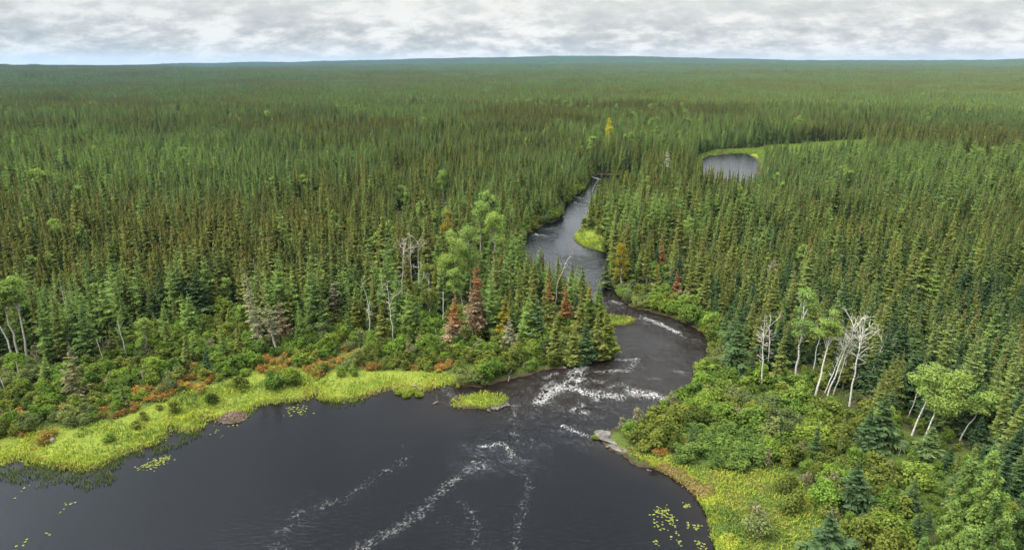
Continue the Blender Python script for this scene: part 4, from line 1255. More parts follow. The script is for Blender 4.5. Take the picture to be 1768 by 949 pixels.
def describe(i):
    """a label from the look and from the nearest tree that stands out"""
    k = KNAME[kind[i]]
    hgt = KIND_H[kind[i]] * scale[i]
    look = ('tall ' if hgt > 12.5 else 'short ' if hgt < 8 else '') + KLOOK[k]
    best = sorted((math.hypot(fx[i] - a, fy[i] - b), ph, p) for a, b, ph, p in MARKS)[0]
    zone = next(z for f, z in ZONE if f(px[i], py[i]))
    if best[0] < 13:
        p = project(fx[i], fy[i], 6.0)
        ddx, ddy = p[0] - best[2][0], p[1] - best[2][1]
        rel = ('right of' if ddx > 0 else 'left of') if abs(ddx) > abs(ddy) * 1.3 else ('just behind' if ddy < 0 else 'just in front of')
        key = (look, rel, best[1])
        q = used.get(key, 0)
        used[key] = q + 1
        if q < 6:
            text = f'{look}, {ORD[q]}nearest one {rel} the {best[1]}'
            if len(text.replace('-', ' ').split()) <= 16:
                return text
    return f'{look} {zone}'


for i in sorted(np.nonzero(single)[0], key=lambda i: math.hypot(fx[i], fy[i])):
    k = KNAME[kind[i]]
    if kind[i] < 10:
        tm, cm = PROTO[kind[i]].trunk, PROTO[kind[i]].crown
    elif kind[i] < 13:
        tm, cm = ASPEN[kind[i] - 10]
    else:
        tm, cm = CEDAR[kind[i] - 13].trunk, CEDAR[kind[i] - 13].crown
    o = root_at(k + '_tree', (fx[i], fy[i], fz[i]), rotz[i], (scale[i] * fat[i], scale[i] * fat[i], scale[i]))
    o.rotation_euler = (tilt[i, 0], tilt[i, 1], rotz[i])
    zone = next(z for f, z in ZONE if f(px[i], py[i]))
    tag(o, describe(i), k, {'spruce': 'spruces', 'fir': 'firs', 'tamarack': 'tamaracks', 'aspen': 'aspens', 'cedar': 'cedars'}[k] + ' ' + zone)
    part('trunk', tm, o)
    part('crown', cm, o)


def proto_collection(name, meshes):
    c = bpy.data.collections.new(name)
    for i, me in enumerate(meshes):
        o = bpy.data.objects.new('%s_kind_%02d' % (name, i), me)
        c.objects.link(o)
    return c


def scatter(name, coll, P, index, rot, scl, label, cat):
    me = bpy.data.meshes.new(name)
    me.vertices.add(len(P))
    me.vertices.foreach_set('co', np.asarray(P, np.float32).ravel())
    a = me.attributes.new('pick', 'INT', 'POINT'); a.data.foreach_set('value', np.asarray(index, np.int32))
    a = me.attributes.new('turn', 'FLOAT_VECTOR', 'POINT'); a.data.foreach_set('vector', np.asarray(rot, np.float32).ravel())
    a = me.attributes.new('size', 'FLOAT_VECTOR', 'POINT'); a.data.foreach_set('vector', np.asarray(scl, np.float32).ravel())
    me.update()
    ng = bpy.data.node_groups.new(name + '_scatter', 'GeometryNodeTree')
    ng.interface.new_socket('Geometry', in_out='INPUT', socket_type='NodeSocketGeometry')
    ng.interface.new_socket('Geometry', in_out='OUTPUT', socket_type='NodeSocketGeometry')
    N, L = ng.nodes, ng.links
    gi, go = N.new('NodeGroupInput'), N.new('NodeGroupOutput')
    ci = N.new('GeometryNodeCollectionInfo')
    ci.inputs['Collection'].default_value = coll
    ci.inputs['Separate Children'].default_value = True
    ci.inputs['Reset Children'].default_value = True
    ip = N.new('GeometryNodeInstanceOnPoints')
    ip.inputs['Pick Instance'].default_value = True
    for nm, ty, so in (('pick', 'INT', 'Instance Index'), ('turn', 'FLOAT_VECTOR', 'Rotation'), ('size', 'FLOAT_VECTOR', 'Scale')):
        na = N.new('GeometryNodeInputNamedAttribute')
        na.data_type = ty
        na.inputs['Name'].default_value = nm
        L.new(na.outputs['Attribute'], ip.inputs[so])
    L.new(gi.outputs[0], ip.inputs['Points'])
    L.new(ci.outputs[0], ip.inputs['Instance'])
    L.new(ip.outputs[0], go.inputs[0])
    o = link(bpy.data.objects.new(name, me))
    md = o.modifiers.new('scatter', 'NODES')
    md.node_group = ng
    return tag(o, label, cat, kind='stuff')


wood = proto_collection('forest_tree', [k.whole for k in PROTO] + [joined('aspen', *a) for a in ASPEN] + [k.whole for k in CEDAR])
g = ~single
rot3 = np.stack([tilt[g, 0], tilt[g, 1], rotz[g]], 1)
scl3 = np.stack([scale[g] * fat[g], scale[g] * fat[g], scale[g]], 1)
scatter('boreal_forest', wood, np.stack([fx[g], fy[g], fz[g]], 1), kind[g], rot3, scl3, 'dense mixed forest of dark and light green conifers round the river', 'forest')

# the far forest: patches of 40 metres, several dozen trees each
PATCH = 40.0


def patch_mesh(seed, h, light, bag_mats=('needles', 'larch', 'aspen')):
    r = np.random.default_rng(seed)
    b = Bag()
    X, Y = np.meshgrid(np.arange(-PATCH / 2, PATCH / 2, 2.35), np.arange(-PATCH / 2, PATCH / 2, 2.35))
    X = (X + r.uniform(0, 2.3, X.shape)).ravel()
    Y = (Y + r.uniform(0, 2.3, Y.shape)).ravel()
    for x, y in zip(X, Y):
        if r.random() < 0.16:
            continue
        hh = h * r.uniform(0.62, 1.22)
        m_ = 1 if r.random() < light else 0
        if r.random() < 0.012:
            leafy_lobes(b, [(x, y, hh * 0.72, 2.0, 2.0, 2.6)], 46, 0.9, int(r.integers(1e6)), 2, hh)
            continue
        spruce_lite(b, x, y, -0.3, hh, r.uniform(1.05, 1.6) * (hh / 12), r, layers=5, seg=5, m=m_, rnd=r.random())
    return b.mesh('forest_patch', [M[k] for k in bag_mats])


patches = proto_collection('forest_patch', [patch_mesh(901, 12.5, 0.04), patch_mesh(902, 11.0, 0.10), patch_mesh(903, 13.5, 0.03), patch_mesh(904, 10.0, 0.22), patch_mesh(905, 12.0, 0.6), patch_mesh(906, 14.0, 0.06)])
qx, qy = [], []
for x0, x1, y0, y1, st in ((-2600, 2600, 300, 2400, PATCH * 0.98), (-9600, 9600, 2400, 9600, PATCH * 1.35)):
    a, b_ = np.meshgrid(np.arange(x0, x1, st), np.arange(y0, y1, st))
    qx.append(a.ravel()); qy.append(b_.ravel())
qx, qy = np.concatenate(qx), np.concatenate(qy)
d = np.hypot(qx, qy)
ok = (d > NEAR + 14) & (d < 9800) & in_view(qx, qy, 60) & ((fbm(qx, qy * 1.6, 150, 99, 3) < 0.70) | (d > 3500))
qx, qy, d = qx[ok], qy[ok], d[ok]
rr = np.random.default_rng(6)
stand = fbm(qx, qy, 420, 91, 3)
pick = np.where(stand > 0.525, rr.choice([3, 4, 4, 1], len(qx)), rr.choice([0, 1, 2, 5], len(qx)))
sc = np.where(d > 2400, 1.42, 1.03) * np.ones(len(qx))
szz = (0.55 + 0.9 * fbm(qx, qy, 170, 95, 3)) * rr.uniform(0.85, 1.2, len(qx)) * np.where(d > 2400, 1.05, 1.0)
scatter('distant_forest', patches, np.stack([qx, qy, far_height(qx, qy)], 1), pick, np.stack([0 * qx, 0 * qx, rr.integers(0, 4, len(qx)) * math.pi / 2], 1),
        np.stack([sc, sc, szz], 1), 'endless conifer forest stretching to the hills on the horizon', 'forest')

# ------------------------------------------------------------------ shrubs
def shrub_meshes(h, w, seed, leaf, n=900, size=0.24, stems=7):
    r = np.random.default_rng(seed)
    L = []
    for k in range(9):
        a, q = r.uniform(0, 6.28), r.uniform(0.15, 1.0)
        s = w * r.uniform(0.16, 0.44)
        zc = h * (0.48 + 0.34 * (1 - q * q)) * r.uniform(0.70, 1.22)
        L.append((math.cos(a) * w * 0.72 * q, math.sin(a) * w * 0.72 * q, zc, s, s, min(s * 0.95, zc)))
    L.append((0, 0, h * 0.42, w * 0.72, w * 0.72, h * 0.40))
    b = Bag()
    for k in range(stems):
        l = L[k]
        V, F = tube([(r.normal(0, .1), r.normal(0, .1), -0.25), (l[0] * 0.45, l[1] * 0.45, l[2] * 0.55), (l[0], l[1], l[2] + l[5] * 0.5)], [0.045, 0.03, 0.01], 5)
        b.add(V, F)
    c = Bag()
    leafy_lobes(c, L, n, size, seed + 3, h=h, fill=0.4, upb=0.6)
    return b.mesh('stems', [M['stem']], True), c.mesh('foliage', [M[leaf]])


SHR = {'alder': [shrub_meshes(2.7, 1.75, 501, 'shrub', 1150), shrub_meshes(2.2, 1.5, 502, 'shrub', 950), shrub_meshes(3.2, 1.9, 503, 'shrub', 1300), shrub_meshes(2.0, 1.8, 504, 'shrub', 1000)],
       'willow': [shrub_meshes(2.8, 1.8, 511, 'willow', 1100, 0.2), shrub_meshes(2.2, 1.5, 512, 'willow', 900, 0.2)],
       'olive': [shrub_meshes(2.4, 1.6, 521, 'olive', 950), shrub_meshes(1.8, 1.4, 522, 'olive', 800)],
       'cane': [shrub_meshes(1.9, 1.6, 531, 'cane', 1300, 0.2), shrub_meshes(1.6, 1.4, 532, 'cane', 1100, 0.2)],
       'rust': [shrub_meshes(1.15, 1.15, 541, 'rust', 650, 0.17), shrub_meshes(0.9, 0.9, 542, 'rust', 480, 0.17)],
       'faded': [shrub_meshes(2.6, 1.5, 551, 'deadshrub', 620, 0.2)]}
SLOOK = {'alder': 'green alder shrub', 'willow': 'pale grey-green willow shrub', 'olive': 'olive-yellow shrub', 'cane': 'cool green leafy shrub', 'rust': 'low rust-orange shrub', 'faded': 'faded buff shrub'}
SGROUP = {'alder': 'alder shrubs', 'willow': 'willow shrubs', 'olive': 'olive shrubs', 'cane': 'cool green shrubs', 'rust': 'rust-orange shrubs', 'faded': 'faded shrubs'}

sx, sy = jitter_grid(-135, 100, 44, 340, 1.9, 88)
s = land_dist(sx, sy)
bl, br = inside(BELT_LEFT, sx, sy), inside(BELT_RIGHT, sx, sy)
sg = inside(SEDGE_LEFT, sx, sy)
mead = inside(MEADOW, sx, sy)
fringe = (s > 0.15) & (s < 5.0) & (sy < 330) & ~bl & ~br
rr = np.random.default_rng(8)
u = rr.random(len(sx))
ok = ((bl & ~sg & (s > 0.15)) | (inside(CORNER, sx, sy) & (u < 0.6)) | (sg & (s > 3.5) & (u < 0.10)) | (br & ~mead & (s > 0.15)) | (fringe & (u < 0.85)) | (mead & (u < 0.09) & (s > 4)))
near_land = np.zeros(len(sx), bool)
for lx, ly, lr, _ in LAND:
    L_ = math.hypot(lx, ly)
    al_, ac_ = (sx * lx + sy * ly) / L_ - L_, (sx * ly - sy * lx) / L_
    near_land |= (al_ < 0) & (al_ > -10) & (np.abs(ac_) < 2.6) & (L_ < 190)
ok |= near_land & (s > 0.5) & ~sg & ~mead
low = inside(THICKET, sx, sy) & (u < 0.75)
for lx, ly, lr, _ in LAND:                    # the feet of the leaning trunks on the right bank stay in sight
    if lx > 28 and ly < 150:
        L_ = math.hypot(lx, ly)
        al_, ac_ = (sx * lx + sy * ly) / L_ - L_, (sx * ly - sy * lx) / L_
        low |= (al_ < 1.5) & (al_ > -5.5) & (np.abs(ac_) < 2.2)
        ok |= (al_ < 1.5) & (al_ > -5.5) & (np.abs(ac_) < 2.2) & (s > 2)
for q_ in ((1040, 752), (1052, 763), (1066, 776), (1034, 745), (1046, 757)):
    rx_, ry_ = gp(*q_)
    ok &= np.hypot(sx - rx_, sy - ry_) > 2.9
ok &= ~inside(LAWN, sx, sy) & ~inside(SPIT, sx, sy) & ~inside(ISLET, sx, sy) & in_view(sx, sy, 16) & ~inside(MARSH, sx, sy)
for lx, ly, lr, _ in LAND:
    ok &= np.hypot(sx - lx, sy - ly) > lr * 0.5 + 0.4
low |= inside(CORNER, sx, sy)
sx, sy, s, bl, br, u, low = sx[ok], sy[ok], s[ok], bl[ok], br[ok], u[ok], low[ok]
ppx, ppy = project(sx, sy, 1.0)
RUST_AT = [(208, 712, 3.2), (266, 681, 3.4), (92, 755, 2.0), (12, 732, 3.0), (402, 606, 3.2), (395, 616, 2.0), (339, 662, 4.0), (300, 684, 2.4), (455, 633, 4.0), (495, 636, 3.0), (568, 629, 2.6), (610, 612, 3.4),
           (600, 604, 2.4), (515, 620, 2.5), (640, 640, 2.2), (765, 634, 1.8), (1180, 776, 2.0), (1140, 786, 1.6), (1320, 722, 1.0), (110, 705, 1.6), (540, 650, 2.0), (480, 650, 2.5), (720, 640, 1.6), (330, 640, 1.6), (20, 755, 1.8)]
rustd = np.full(len(sx), 9.0)
for a, b_, w in RUST_AT:
    gx_, gy_ = gp(a, b_, 0.8)
    rustd = np.minimum(rustd, np.hypot(sx - gx_, (sy - gy_) * 0.8) / w)
nz = fbm(sx, sy, 7, 121, 2)
nz2 = fbm(sx, sy, 11, 131, 2)
typ = np.full(len(sx), 'alder', object)
typ[nz2 > 0.60] = 'willow'
typ[(nz > 0.60)] = 'olive'
CANE = gpoly([(1165, 760), (1215, 742), (1290, 755), (1318, 790), (1312, 828), (1210, 818), (1160, 800)])
typ[inside(CANE, sx, sy)] = 'cane'
lower = br & (ppy > 760) & (ppx > 1330)
typ[lower & (rr.random(len(sx)) < 0.6)] = 'olive'
typ[rr.random(len(sx)) < 0.03] = 'faded'
typ[inside(THICKET, sx, sy) & (typ == 'olive')] = 'alder'
for a, b_ in ((1058, 728), (1085, 722), (72, 700), (1355, 770), (1380, 826), (1225, 690)):
    gx_, gy_ = gp(a, b_, 1.0)
    j = np.argmin(np.hypot(sx - gx_, sy - gy_))
    typ[j] = 'faded'
typ[(rustd < 0.9) & (rr.random(len(sx)) < 0.75)] = 'rust'
# rusty bushes also stand in the sedge
ex, ey = [], []
for a, b_, w in RUST_AT:
    gx_, gy_ = gp(a, b_, 0.5)
    k = int(1 + w * 1.3)
    ex.append(gx_ + rr.normal(0, w * 0.75, k)); ey.append(gy_ + rr.normal(0, w * 0.55, k))
ex, ey = np.concatenate(ex), np.concatenate(ey)
e_ok = land_dist(ex, ey) > 1.0
ex, ey = ex[e_ok], ey[e_ok]
sx, sy, typ = np.r_[sx, ex], np.r_[sy, ey], np.r_[typ, np.full(len(ex), 'rust', object)]
bl = np.r_[bl, ex < 20]
low = np.r_[low, np.zeros(len(ex), bool)]
sz_ = ground(sx, sy)
ppx, ppy = project(sx, sy, sz_ + 1)
ssc = rr.uniform(0.55, 1.38, len(sx))
ssc *= 1.0 + 0.25 * (fbm(sx, sy, 14, 141, 2) - 0.5)
ssc = np.where(bl & (typ != 'rust'), ssc * 0.92, np.where(typ == 'rust', ssc, ssc * 1.14))
ssc = np.where(low, ssc * 0.46, ssc)
infr = (ppx > -10) & (ppx < 1778) & (ppy < 962)
near = np.where(infr, ssc / np.sqrt(sx ** 2 + sy ** 2 + 3600), 0)
pickable = np.argsort(-near)
sing = np.zeros(len(sx), bool)
count = {}
for i in pickable:
    cap = {'alder': 200, 'rust': 110}.get(typ[i], 90)
    if near[i] > 0 and count.get(typ[i], 0) < cap and sing.sum() < 300 + 110:
        if typ[i] != 'rust' and (sing & (typ != 'rust')).sum() >= 300:
            continue
        sing[i] = True
        count[typ[i]] = count.get(typ[i], 0) + 1
SZ = [(lambda x, y: (x < 260), 'in the far left shrub belt'), (lambda x, y: (x < 520), 'left of the stripped grey spruces'), (lambda x, y: x < 760, 'before the forked bare snag'),
      (lambda x, y: x < 1062, 'on the shore of the wooded point by the rapids'), (lambda x, y: y < 640, 'on the right bank round the river bend'),
      (lambda x, y: (y < 745) & (x < 1300), 'on the right bank beside the rapids'), (lambda x, y: y < 745, 'below the bare white birches'), (lambda x, y: x < 1340, 'at the grassy right shore below the rock ledge'),
      (lambda x, y: True, 'in the corner thicket left of the big tamaracks')]
SMARKS = MARKS
used = {}
for i in np.nonzero(sing)[0]:
    k = typ[i]
    v = int(rr.integers(0, len(SHR[k])))
    st, fo_ = SHR[k][v]
    name = {'rust': 'rust_shrub', 'alder': 'alder_shrub', 'willow': 'willow_shrub'}.get(k, 'leafy_shrub')
    sc_ = float(ssc[i])
    o = root_at(name, (sx[i], sy[i], sz_[i] - 0.05), rr.uniform(0, 6.28), (sc_ * rr.uniform(0.9, 1.2), sc_ * rr.uniform(0.9, 1.2), sc_))
    zone = next(z for f, z in SZ if f(ppx[i], ppy[i]))
    look = ('large ' if ssc[i] > 1.12 else 'small ' if ssc[i] < 0.82 else '') + SLOOK[k]
    best = sorted((math.hypot(sx[i] - a, sy[i] - b), ph, p) for a, b, ph, p in SMARKS)[0]
    lab = f'{look} {zone}'
    if best[0] < 9:
        p = project(sx[i], sy[i], 6.0)
        ddx, ddy = p[0] - best[2][0], p[1] - best[2][1]
        rel = ('right of' if ddx > 0 else 'left of') if abs(ddx) > abs(ddy) * 1.3 else ('behind' if ddy < 0 else 'in front of')
        q = used.get((look, rel, best[1]), 0)
        used[(look, rel, best[1])] = q + 1
        if q < 6:
            lab = f'{look}, {ORD[q]}nearest {rel} the {best[1]}'
    if len(lab.split()) > 15:
        lab = f'{look} {zone}'
    tag(o, lab, 'shrub', SGROUP[k] + ' ' + zone)
    part('stems', st, o)
    part('foliage', fo_, o)

order = [(k, v) for k in SHR for v in range(len(SHR[k]))]
num = {kv: i for i, kv in enumerate(order)}
shrub_coll = proto_collection('shrub', [joined('shrub', *SHR[k][v]) for k, v in order])
g = ~sing
scatter('shrub_thicket', shrub_coll, np.stack([sx[g], sy[g], sz_[g] - 0.05], 1), [num[(k, int(rr.integers(0, len(SHR[k]))))] for k in typ[g]],
        np.stack([0 * sx[g], 0 * sx[g], rr.uniform(0, 6.28, g.sum())], 1), np.stack([ssc[g]] * 3, 1), 'green and rusty shrubs packed along both banks', 'shrubs')

# ------------------------------------------------------------------ sedge, reeds and low ground cover
def blades(name, x, y, h, w, mat, rnd, label, cat, per=1, lean=0.45, z=None, seed=3):
    r = np.random.default_rng(seed)
    n = len(x)
    z = ground(x, y) if z is None else z
    a = r.uniform(0, 6.28, n)
    ln = r.normal(0, lean, (n, 2)) * h[:, None] + np.array([0.12, -0.05]) * h[:, None]
    d = np.stack([np.cos(a), np.sin(a)], 1) * w[:, None] * 0.5
    p = np.stack([x, y], 1)
    V = np.zeros((n, 5, 3))
    V[:, 0, :2], V[:, 0, 2] = p - d, z - 0.05
    V[:, 1, :2], V[:, 1, 2] = p + d, z - 0.05
    V[:, 2, :2], V[:, 2, 2] = p + d * 0.9 + ln * 0.35, z + h * 0.62
    V[:, 3, :2], V[:, 3, 2] = p - d * 0.9 + ln * 0.35, z + h * 0.62
    V[:, 4, :2], V[:, 4, 2] = p + ln, z + h * np.clip(1 - 0.35 * np.hypot(ln[:, 0], ln[:, 1]) / h, 0.4, 1)
    i = np.arange(n)[:, None] * 5
    Q = np.concatenate([i + [[0, 1, 2, 3]]])
    T = np.concatenate([i + [[3, 2, 4]]])
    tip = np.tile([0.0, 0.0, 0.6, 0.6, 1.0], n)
    me = mesh_np(name, V.reshape(-1, 3), [Q, T], [M[mat]], {'tip': tip, 'rnd': np.repeat(rnd, 5)})
    return tag(link(bpy.data.objects.new(name, me)), label, cat, kind='stuff')


rg = np.random.default_rng(12)
# bright sedge on the left shore, islet, spit, lawn
N0 = 520000
x = rg.uniform(-150, 62, N0); y = rg.uniform(52, 240, N0)
wv = (fbm(x, y, 5, 21, 3) - 0.5)
s = land_dist(x, y)
z1 = inside(SEDGE_LEFT, x + wv * 3, y + wv * 6) & (s > -0.9) & in_view(x, y, 12)
z2 = (inside(ISLET, x, y) & (s > 0.25)) | (inside(SPIT, x, y) & (s > 0.1)) | (inside(LAWN, x, y) & (s > 0.1))
N1 = 330000
x2 = rg.uniform(0, 62, N1); y2 = rg.uniform(38, 110, N1)
s2 = land_dist(x2, y2)
edge = (s2 > -0.3) & (s2 < 3.6) & (y2 < 100) & (x2 > 14)
z3 = inside(MEADOW, x2, y2) & (s2 > -0.3) | edge & inside(MEADOW, x2 - 1.5, y2)
pts_x, pts_y = np.r_[x[z1 | z2], x2[z3]], np.r_[y[z1 | z2], y2[z3]]
kindm = np.r_[np.zeros((z1 | z2).sum()), np.ones(z3.sum())]
s = land_dist(pts_x, pts_y)
patch = 0.6 * fbm(pts_x, pts_y, 9, 151, 3) + 0.4 * fbm(pts_x, pts_y, 2.2, 155, 2)
rn = np.clip(0.36 + (patch - 0.5) * 1.9 + 0.30 * sstep(3.5, 0.8, s) + rg.normal(0, 0.09, len(s)), 0, 1)
buff = sstep(0.50, 0.66, fbm(pts_x, pts_y, 3.2, 161, 2)) * sstep(7, 1.0, s)
rn = np.where(kindm > 0, np.clip(rn + 0.5 * buff, 0, 1), np.clip(rn * 0.95 - 0.2 * (pts_y > 128) + 0.34 * sstep(0.56, 0.70, fbm(pts_x, pts_y, 4.0, 163, 2)) * sstep(1.5, 4, s), 0, 0.9))
hh = (0.30 + 1.25 * fbm(pts_x, pts_y, 3.0, 171, 2) ** 1.4) * rg.uniform(0.7, 1.3, len(s)) * np.where(kindm > 0, 0.75, 1.0)
drop = rg.random(len(s)) < np.where(kindm > 0, 0.80 - 0.6 * sstep(4.5, 1.2, s), 0.92 * sstep(1.2, 5, s) * sstep(0.38, 0.52, fbm(pts_x, pts_y, 5, 177, 2)))
pts_x, pts_y, hh, rn = pts_x[~drop], pts_y[~drop], hh[~drop], rn[~drop]
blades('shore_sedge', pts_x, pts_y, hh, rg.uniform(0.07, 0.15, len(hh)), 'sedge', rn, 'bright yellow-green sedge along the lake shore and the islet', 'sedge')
# darker sedge standing in the shallows
SHAL = gpoly([(-300, 800), (0, 812), (60, 800), (110, 806), (150, 812), (200, 792), (240, 776), (300, 748), (345, 742), (350, 752), (300, 775), (215, 805), (190, 840), (150, 850), (110, 832), (60, 842), (0, 828), (-300, 850)])
SHAL2 = gpoly([(540, 676), (560, 690), (640, 682), (625, 698), (580, 705), (550, 694)])
x = rg.uniform(-150, 10, 200000); y = rg.uniform(60, 125, 200000)
q = fbm(x, y, 3, 181, 2)
k = ((inside(SHAL, x, y) & (q > 0.44)) | (inside(SHAL2, x, y) & (rg.random(len(x)) < 0.5))) & (land_dist(x, y) < 0) & (rg.random(len(x)) < 0.85)
x, y = x[k], y[k]
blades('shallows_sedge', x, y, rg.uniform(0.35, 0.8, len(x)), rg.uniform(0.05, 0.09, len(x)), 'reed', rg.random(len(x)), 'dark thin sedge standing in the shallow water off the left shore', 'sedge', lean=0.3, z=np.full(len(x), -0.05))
# pale strip of marsh by the far pond
x = rg.uniform(90, 300, 160000); y = rg.uniform(360, 540, 160000)
k = inside(MARSH, x, y) & (land_dist(x, y) > 0)
x, y = x[k], y[k]
blades('marsh_grass', x, y, rg.uniform(0.6, 1.1, len(x)), rg.uniform(0.25, 0.5, len(x)), 'sedge', np.clip(rg.normal(0.14, 0.08, len(x)), 0, 1), 'pale green marsh grass round the far pond', 'grass')

# low leafy plants between the shrubs and in the meadow
N2 = 420000
x = rg.uniform(-150, 66, N2); y = rg.uniform(40, 215, N2)
s = land_dist(x, y)
bl_, br_, sg_, md_ = inside(BELT_LEFT, x, y), inside(BELT_RIGHT, x, y), inside(SEDGE_LEFT, x, y), inside(MEADOW, x, y)
fr_ = (s > 0.2) & (s < 6)
dens_ = rg.random(N2)
k = (((bl_ | br_ | fr_ | inside(CORNER, x, y) | (x > 28) & (y < 125) & (s > 0)) & ~sg_ & (dens_ < 0.85)) | (sg_ & (dens_ < 0.40)) | (md_ & (dens_ < 0.9))) & (s > 0.15) & in_view(x, y, 10) & (np.hypot(x - gp(1052, 763)[0], y - gp(1052, 763)[1]) > 2.8)
x, y, s, sg_, md_, bl_ = x[k], y[k], s[k], sg_[k], md_[k], bl_[k]
n = len(x)
tn = fbm(x, y, 4.5, 191, 3)
rn = np.clip(0.22 + (tn - 0.5) * 1.3 + rg.normal(0, 0.10, n), 0, 1)
rn = np.where(sg_ & (rg.random(n) < 0.6), np.clip(0.66 + (tn - 0.5) * 1.5 + rg.normal(0, 0.12, n), 0, 1), rn)
rn = np.where(inside(THICKET, x, y) | inside(CORNER, x, y), np.clip(rn * 0.4, 0, 0.2), rn)
rn = np.where(md_, np.clip(0.63 + (tn - 0.5) * 1.6 + rg.normal(0, 0.16, n), 0, 0.93), rn)
for a, b_, w in RUST_AT:
    gx_, gy_ = gp(a, b_, 0.5)
    dd = np.hypot(x - gx_, (y - gy_)) / (w * 1.2)
    rn = np.where((dd < 1) & (rg.random(n) < 0.5), np.clip(0.95 + rg.normal(0, 0.04, n), 0, 1), rn)
C = np.stack([x, y, ground(x, y, s) + rg.uniform(0.05, 0.62, n) * (0.6 + 0.8 * fbm(x, y, 3, 195, 2))], 1)
nrm = unit(np.array([0, 0, 0.9]) + rg.normal(0, 0.5, (n, 3)))
D = unit(np.cross(nrm, rand_dirs(rg, n)))
ln = rg.uniform(0.16, 0.34, n)
V, F = leaf_quads(C, D, np.cross(nrm, D), ln, ln * rg.uniform(0.5, 0.85, n), rg)
me = mesh_np('ground_cover', V, F, [M['cover']], {'tip': np.full(len(V), 0.6), 'rnd': np.repeat(rn, 4)})
tag(link(bpy.data.objects.new('ground_cover', me)), 'low leafy plants between the shrubs, green with yellow and rust patches', 'ground cover', kind='stuff')

# lily pads
def lilies(spots, label, name='lily_pads'):
    r = np.random.default_rng(len(label))
    b = Bag()
    for (pxl, pyl, wx_, wy_, n) in spots:
        gx_, gy_ = gp(pxl, pyl)
        for k in range(n):
            x, y = gx_ + r.normal(0, wx_), gy_ + r.normal(0, wy_)
            R = r.uniform(0.09, 0.19)
            a = np.linspace(0.25, 6.03, 9) + r.uniform(0, 6)
            zz = 0.035 + r.uniform(0, 0.02)
            Vp = np.concatenate([[[x, y, zz]], np.stack([x + R * np.cos(a), y + R * np.sin(a) * 0.95, np.full(9, zz + 0.004)], 1)])
            i = np.arange(1, 9)
            b.add(Vp, np.stack([0 * i, i, i + 1], 1), 0, tip=1.0, rnd=r.random())
    o = b.mesh(name, [M['lily']])
    tag(link(bpy.data.objects.new(name, o)), label, 'lily pads', kind='stuff')


lilies([(1135, 884, .7, .5, 18), (1146, 890, .6, .8, 22), (1160, 897, .35, 1.0, 26), (1182, 872, .4, .3, 14), (1198, 908, .6, .3, 20), (1138, 908, .5, .5, 12), (1210, 942, .4, .5, 16), (1134, 935, .25, .4, 8), (1165, 918, .5, .8, 10), (1176, 940, .3, .5, 5)],
       'yellow-green lily pads floating in loose patches off the right shore')
lilies([(272, 797, 1.0, .5, 40), (255, 806, 1.2, .5, 34), (282, 790, .6, .4, 16)], 'pale lily pads in a dense raft off the left shore')
lilies([(515, 712, 1.2, 1.2, 26), (505, 705, .6, .9, 16), (375, 745, .8, 1.2, 8), (402, 735, .6, .5, 6), (110, 880, .4, 1.5, 8), (38, 848, .3, 1.0, 5), (45, 935, 1.0, .8, 4), (520, 700, 1.0, 1., 8), (75, 925, .6, .4, 3)], 'scattered small lily pads along the left side of the lake')

# ------------------------------------------------------------------ rocks, lodge, driftwood
def rock_mesh(sx_, sy_, sz__, seed, flat=1.0):
    import bmesh
    bm = bmesh.new()
    bmesh.ops.create_icosphere(bm, subdivisions=3, radius=1.0)
    r = np.random.default_rng(seed)
    co = np.array([v.co[:] for v in bm.verts])
    for k in range(9):                        # chip flat facets off the boulder
        d = unit(r.normal(size=3) * [1, 1, 1.2])
        h = r.uniform(0.55, 0.85)
        t = co @ d
        co = np.where((t > h)[:, None], co - d * (t - h)[:, None] * 0.92, co)
    co += (np.stack([fbm(co[:, 0] * 3 + seed, co[:, 1] * 3 + co[:, 2], 1, seed, 2)] * 3, 1) - 0.5) * 0.16
    for v, c in zip(bm.verts, co * [sx_, sy_, sz__]):
        v.co = c
    me = bpy.data.meshes.new('rock')
    bm.to_mesh(me)
    bm.free()
    me.materials.append(M['rock'])
    return me


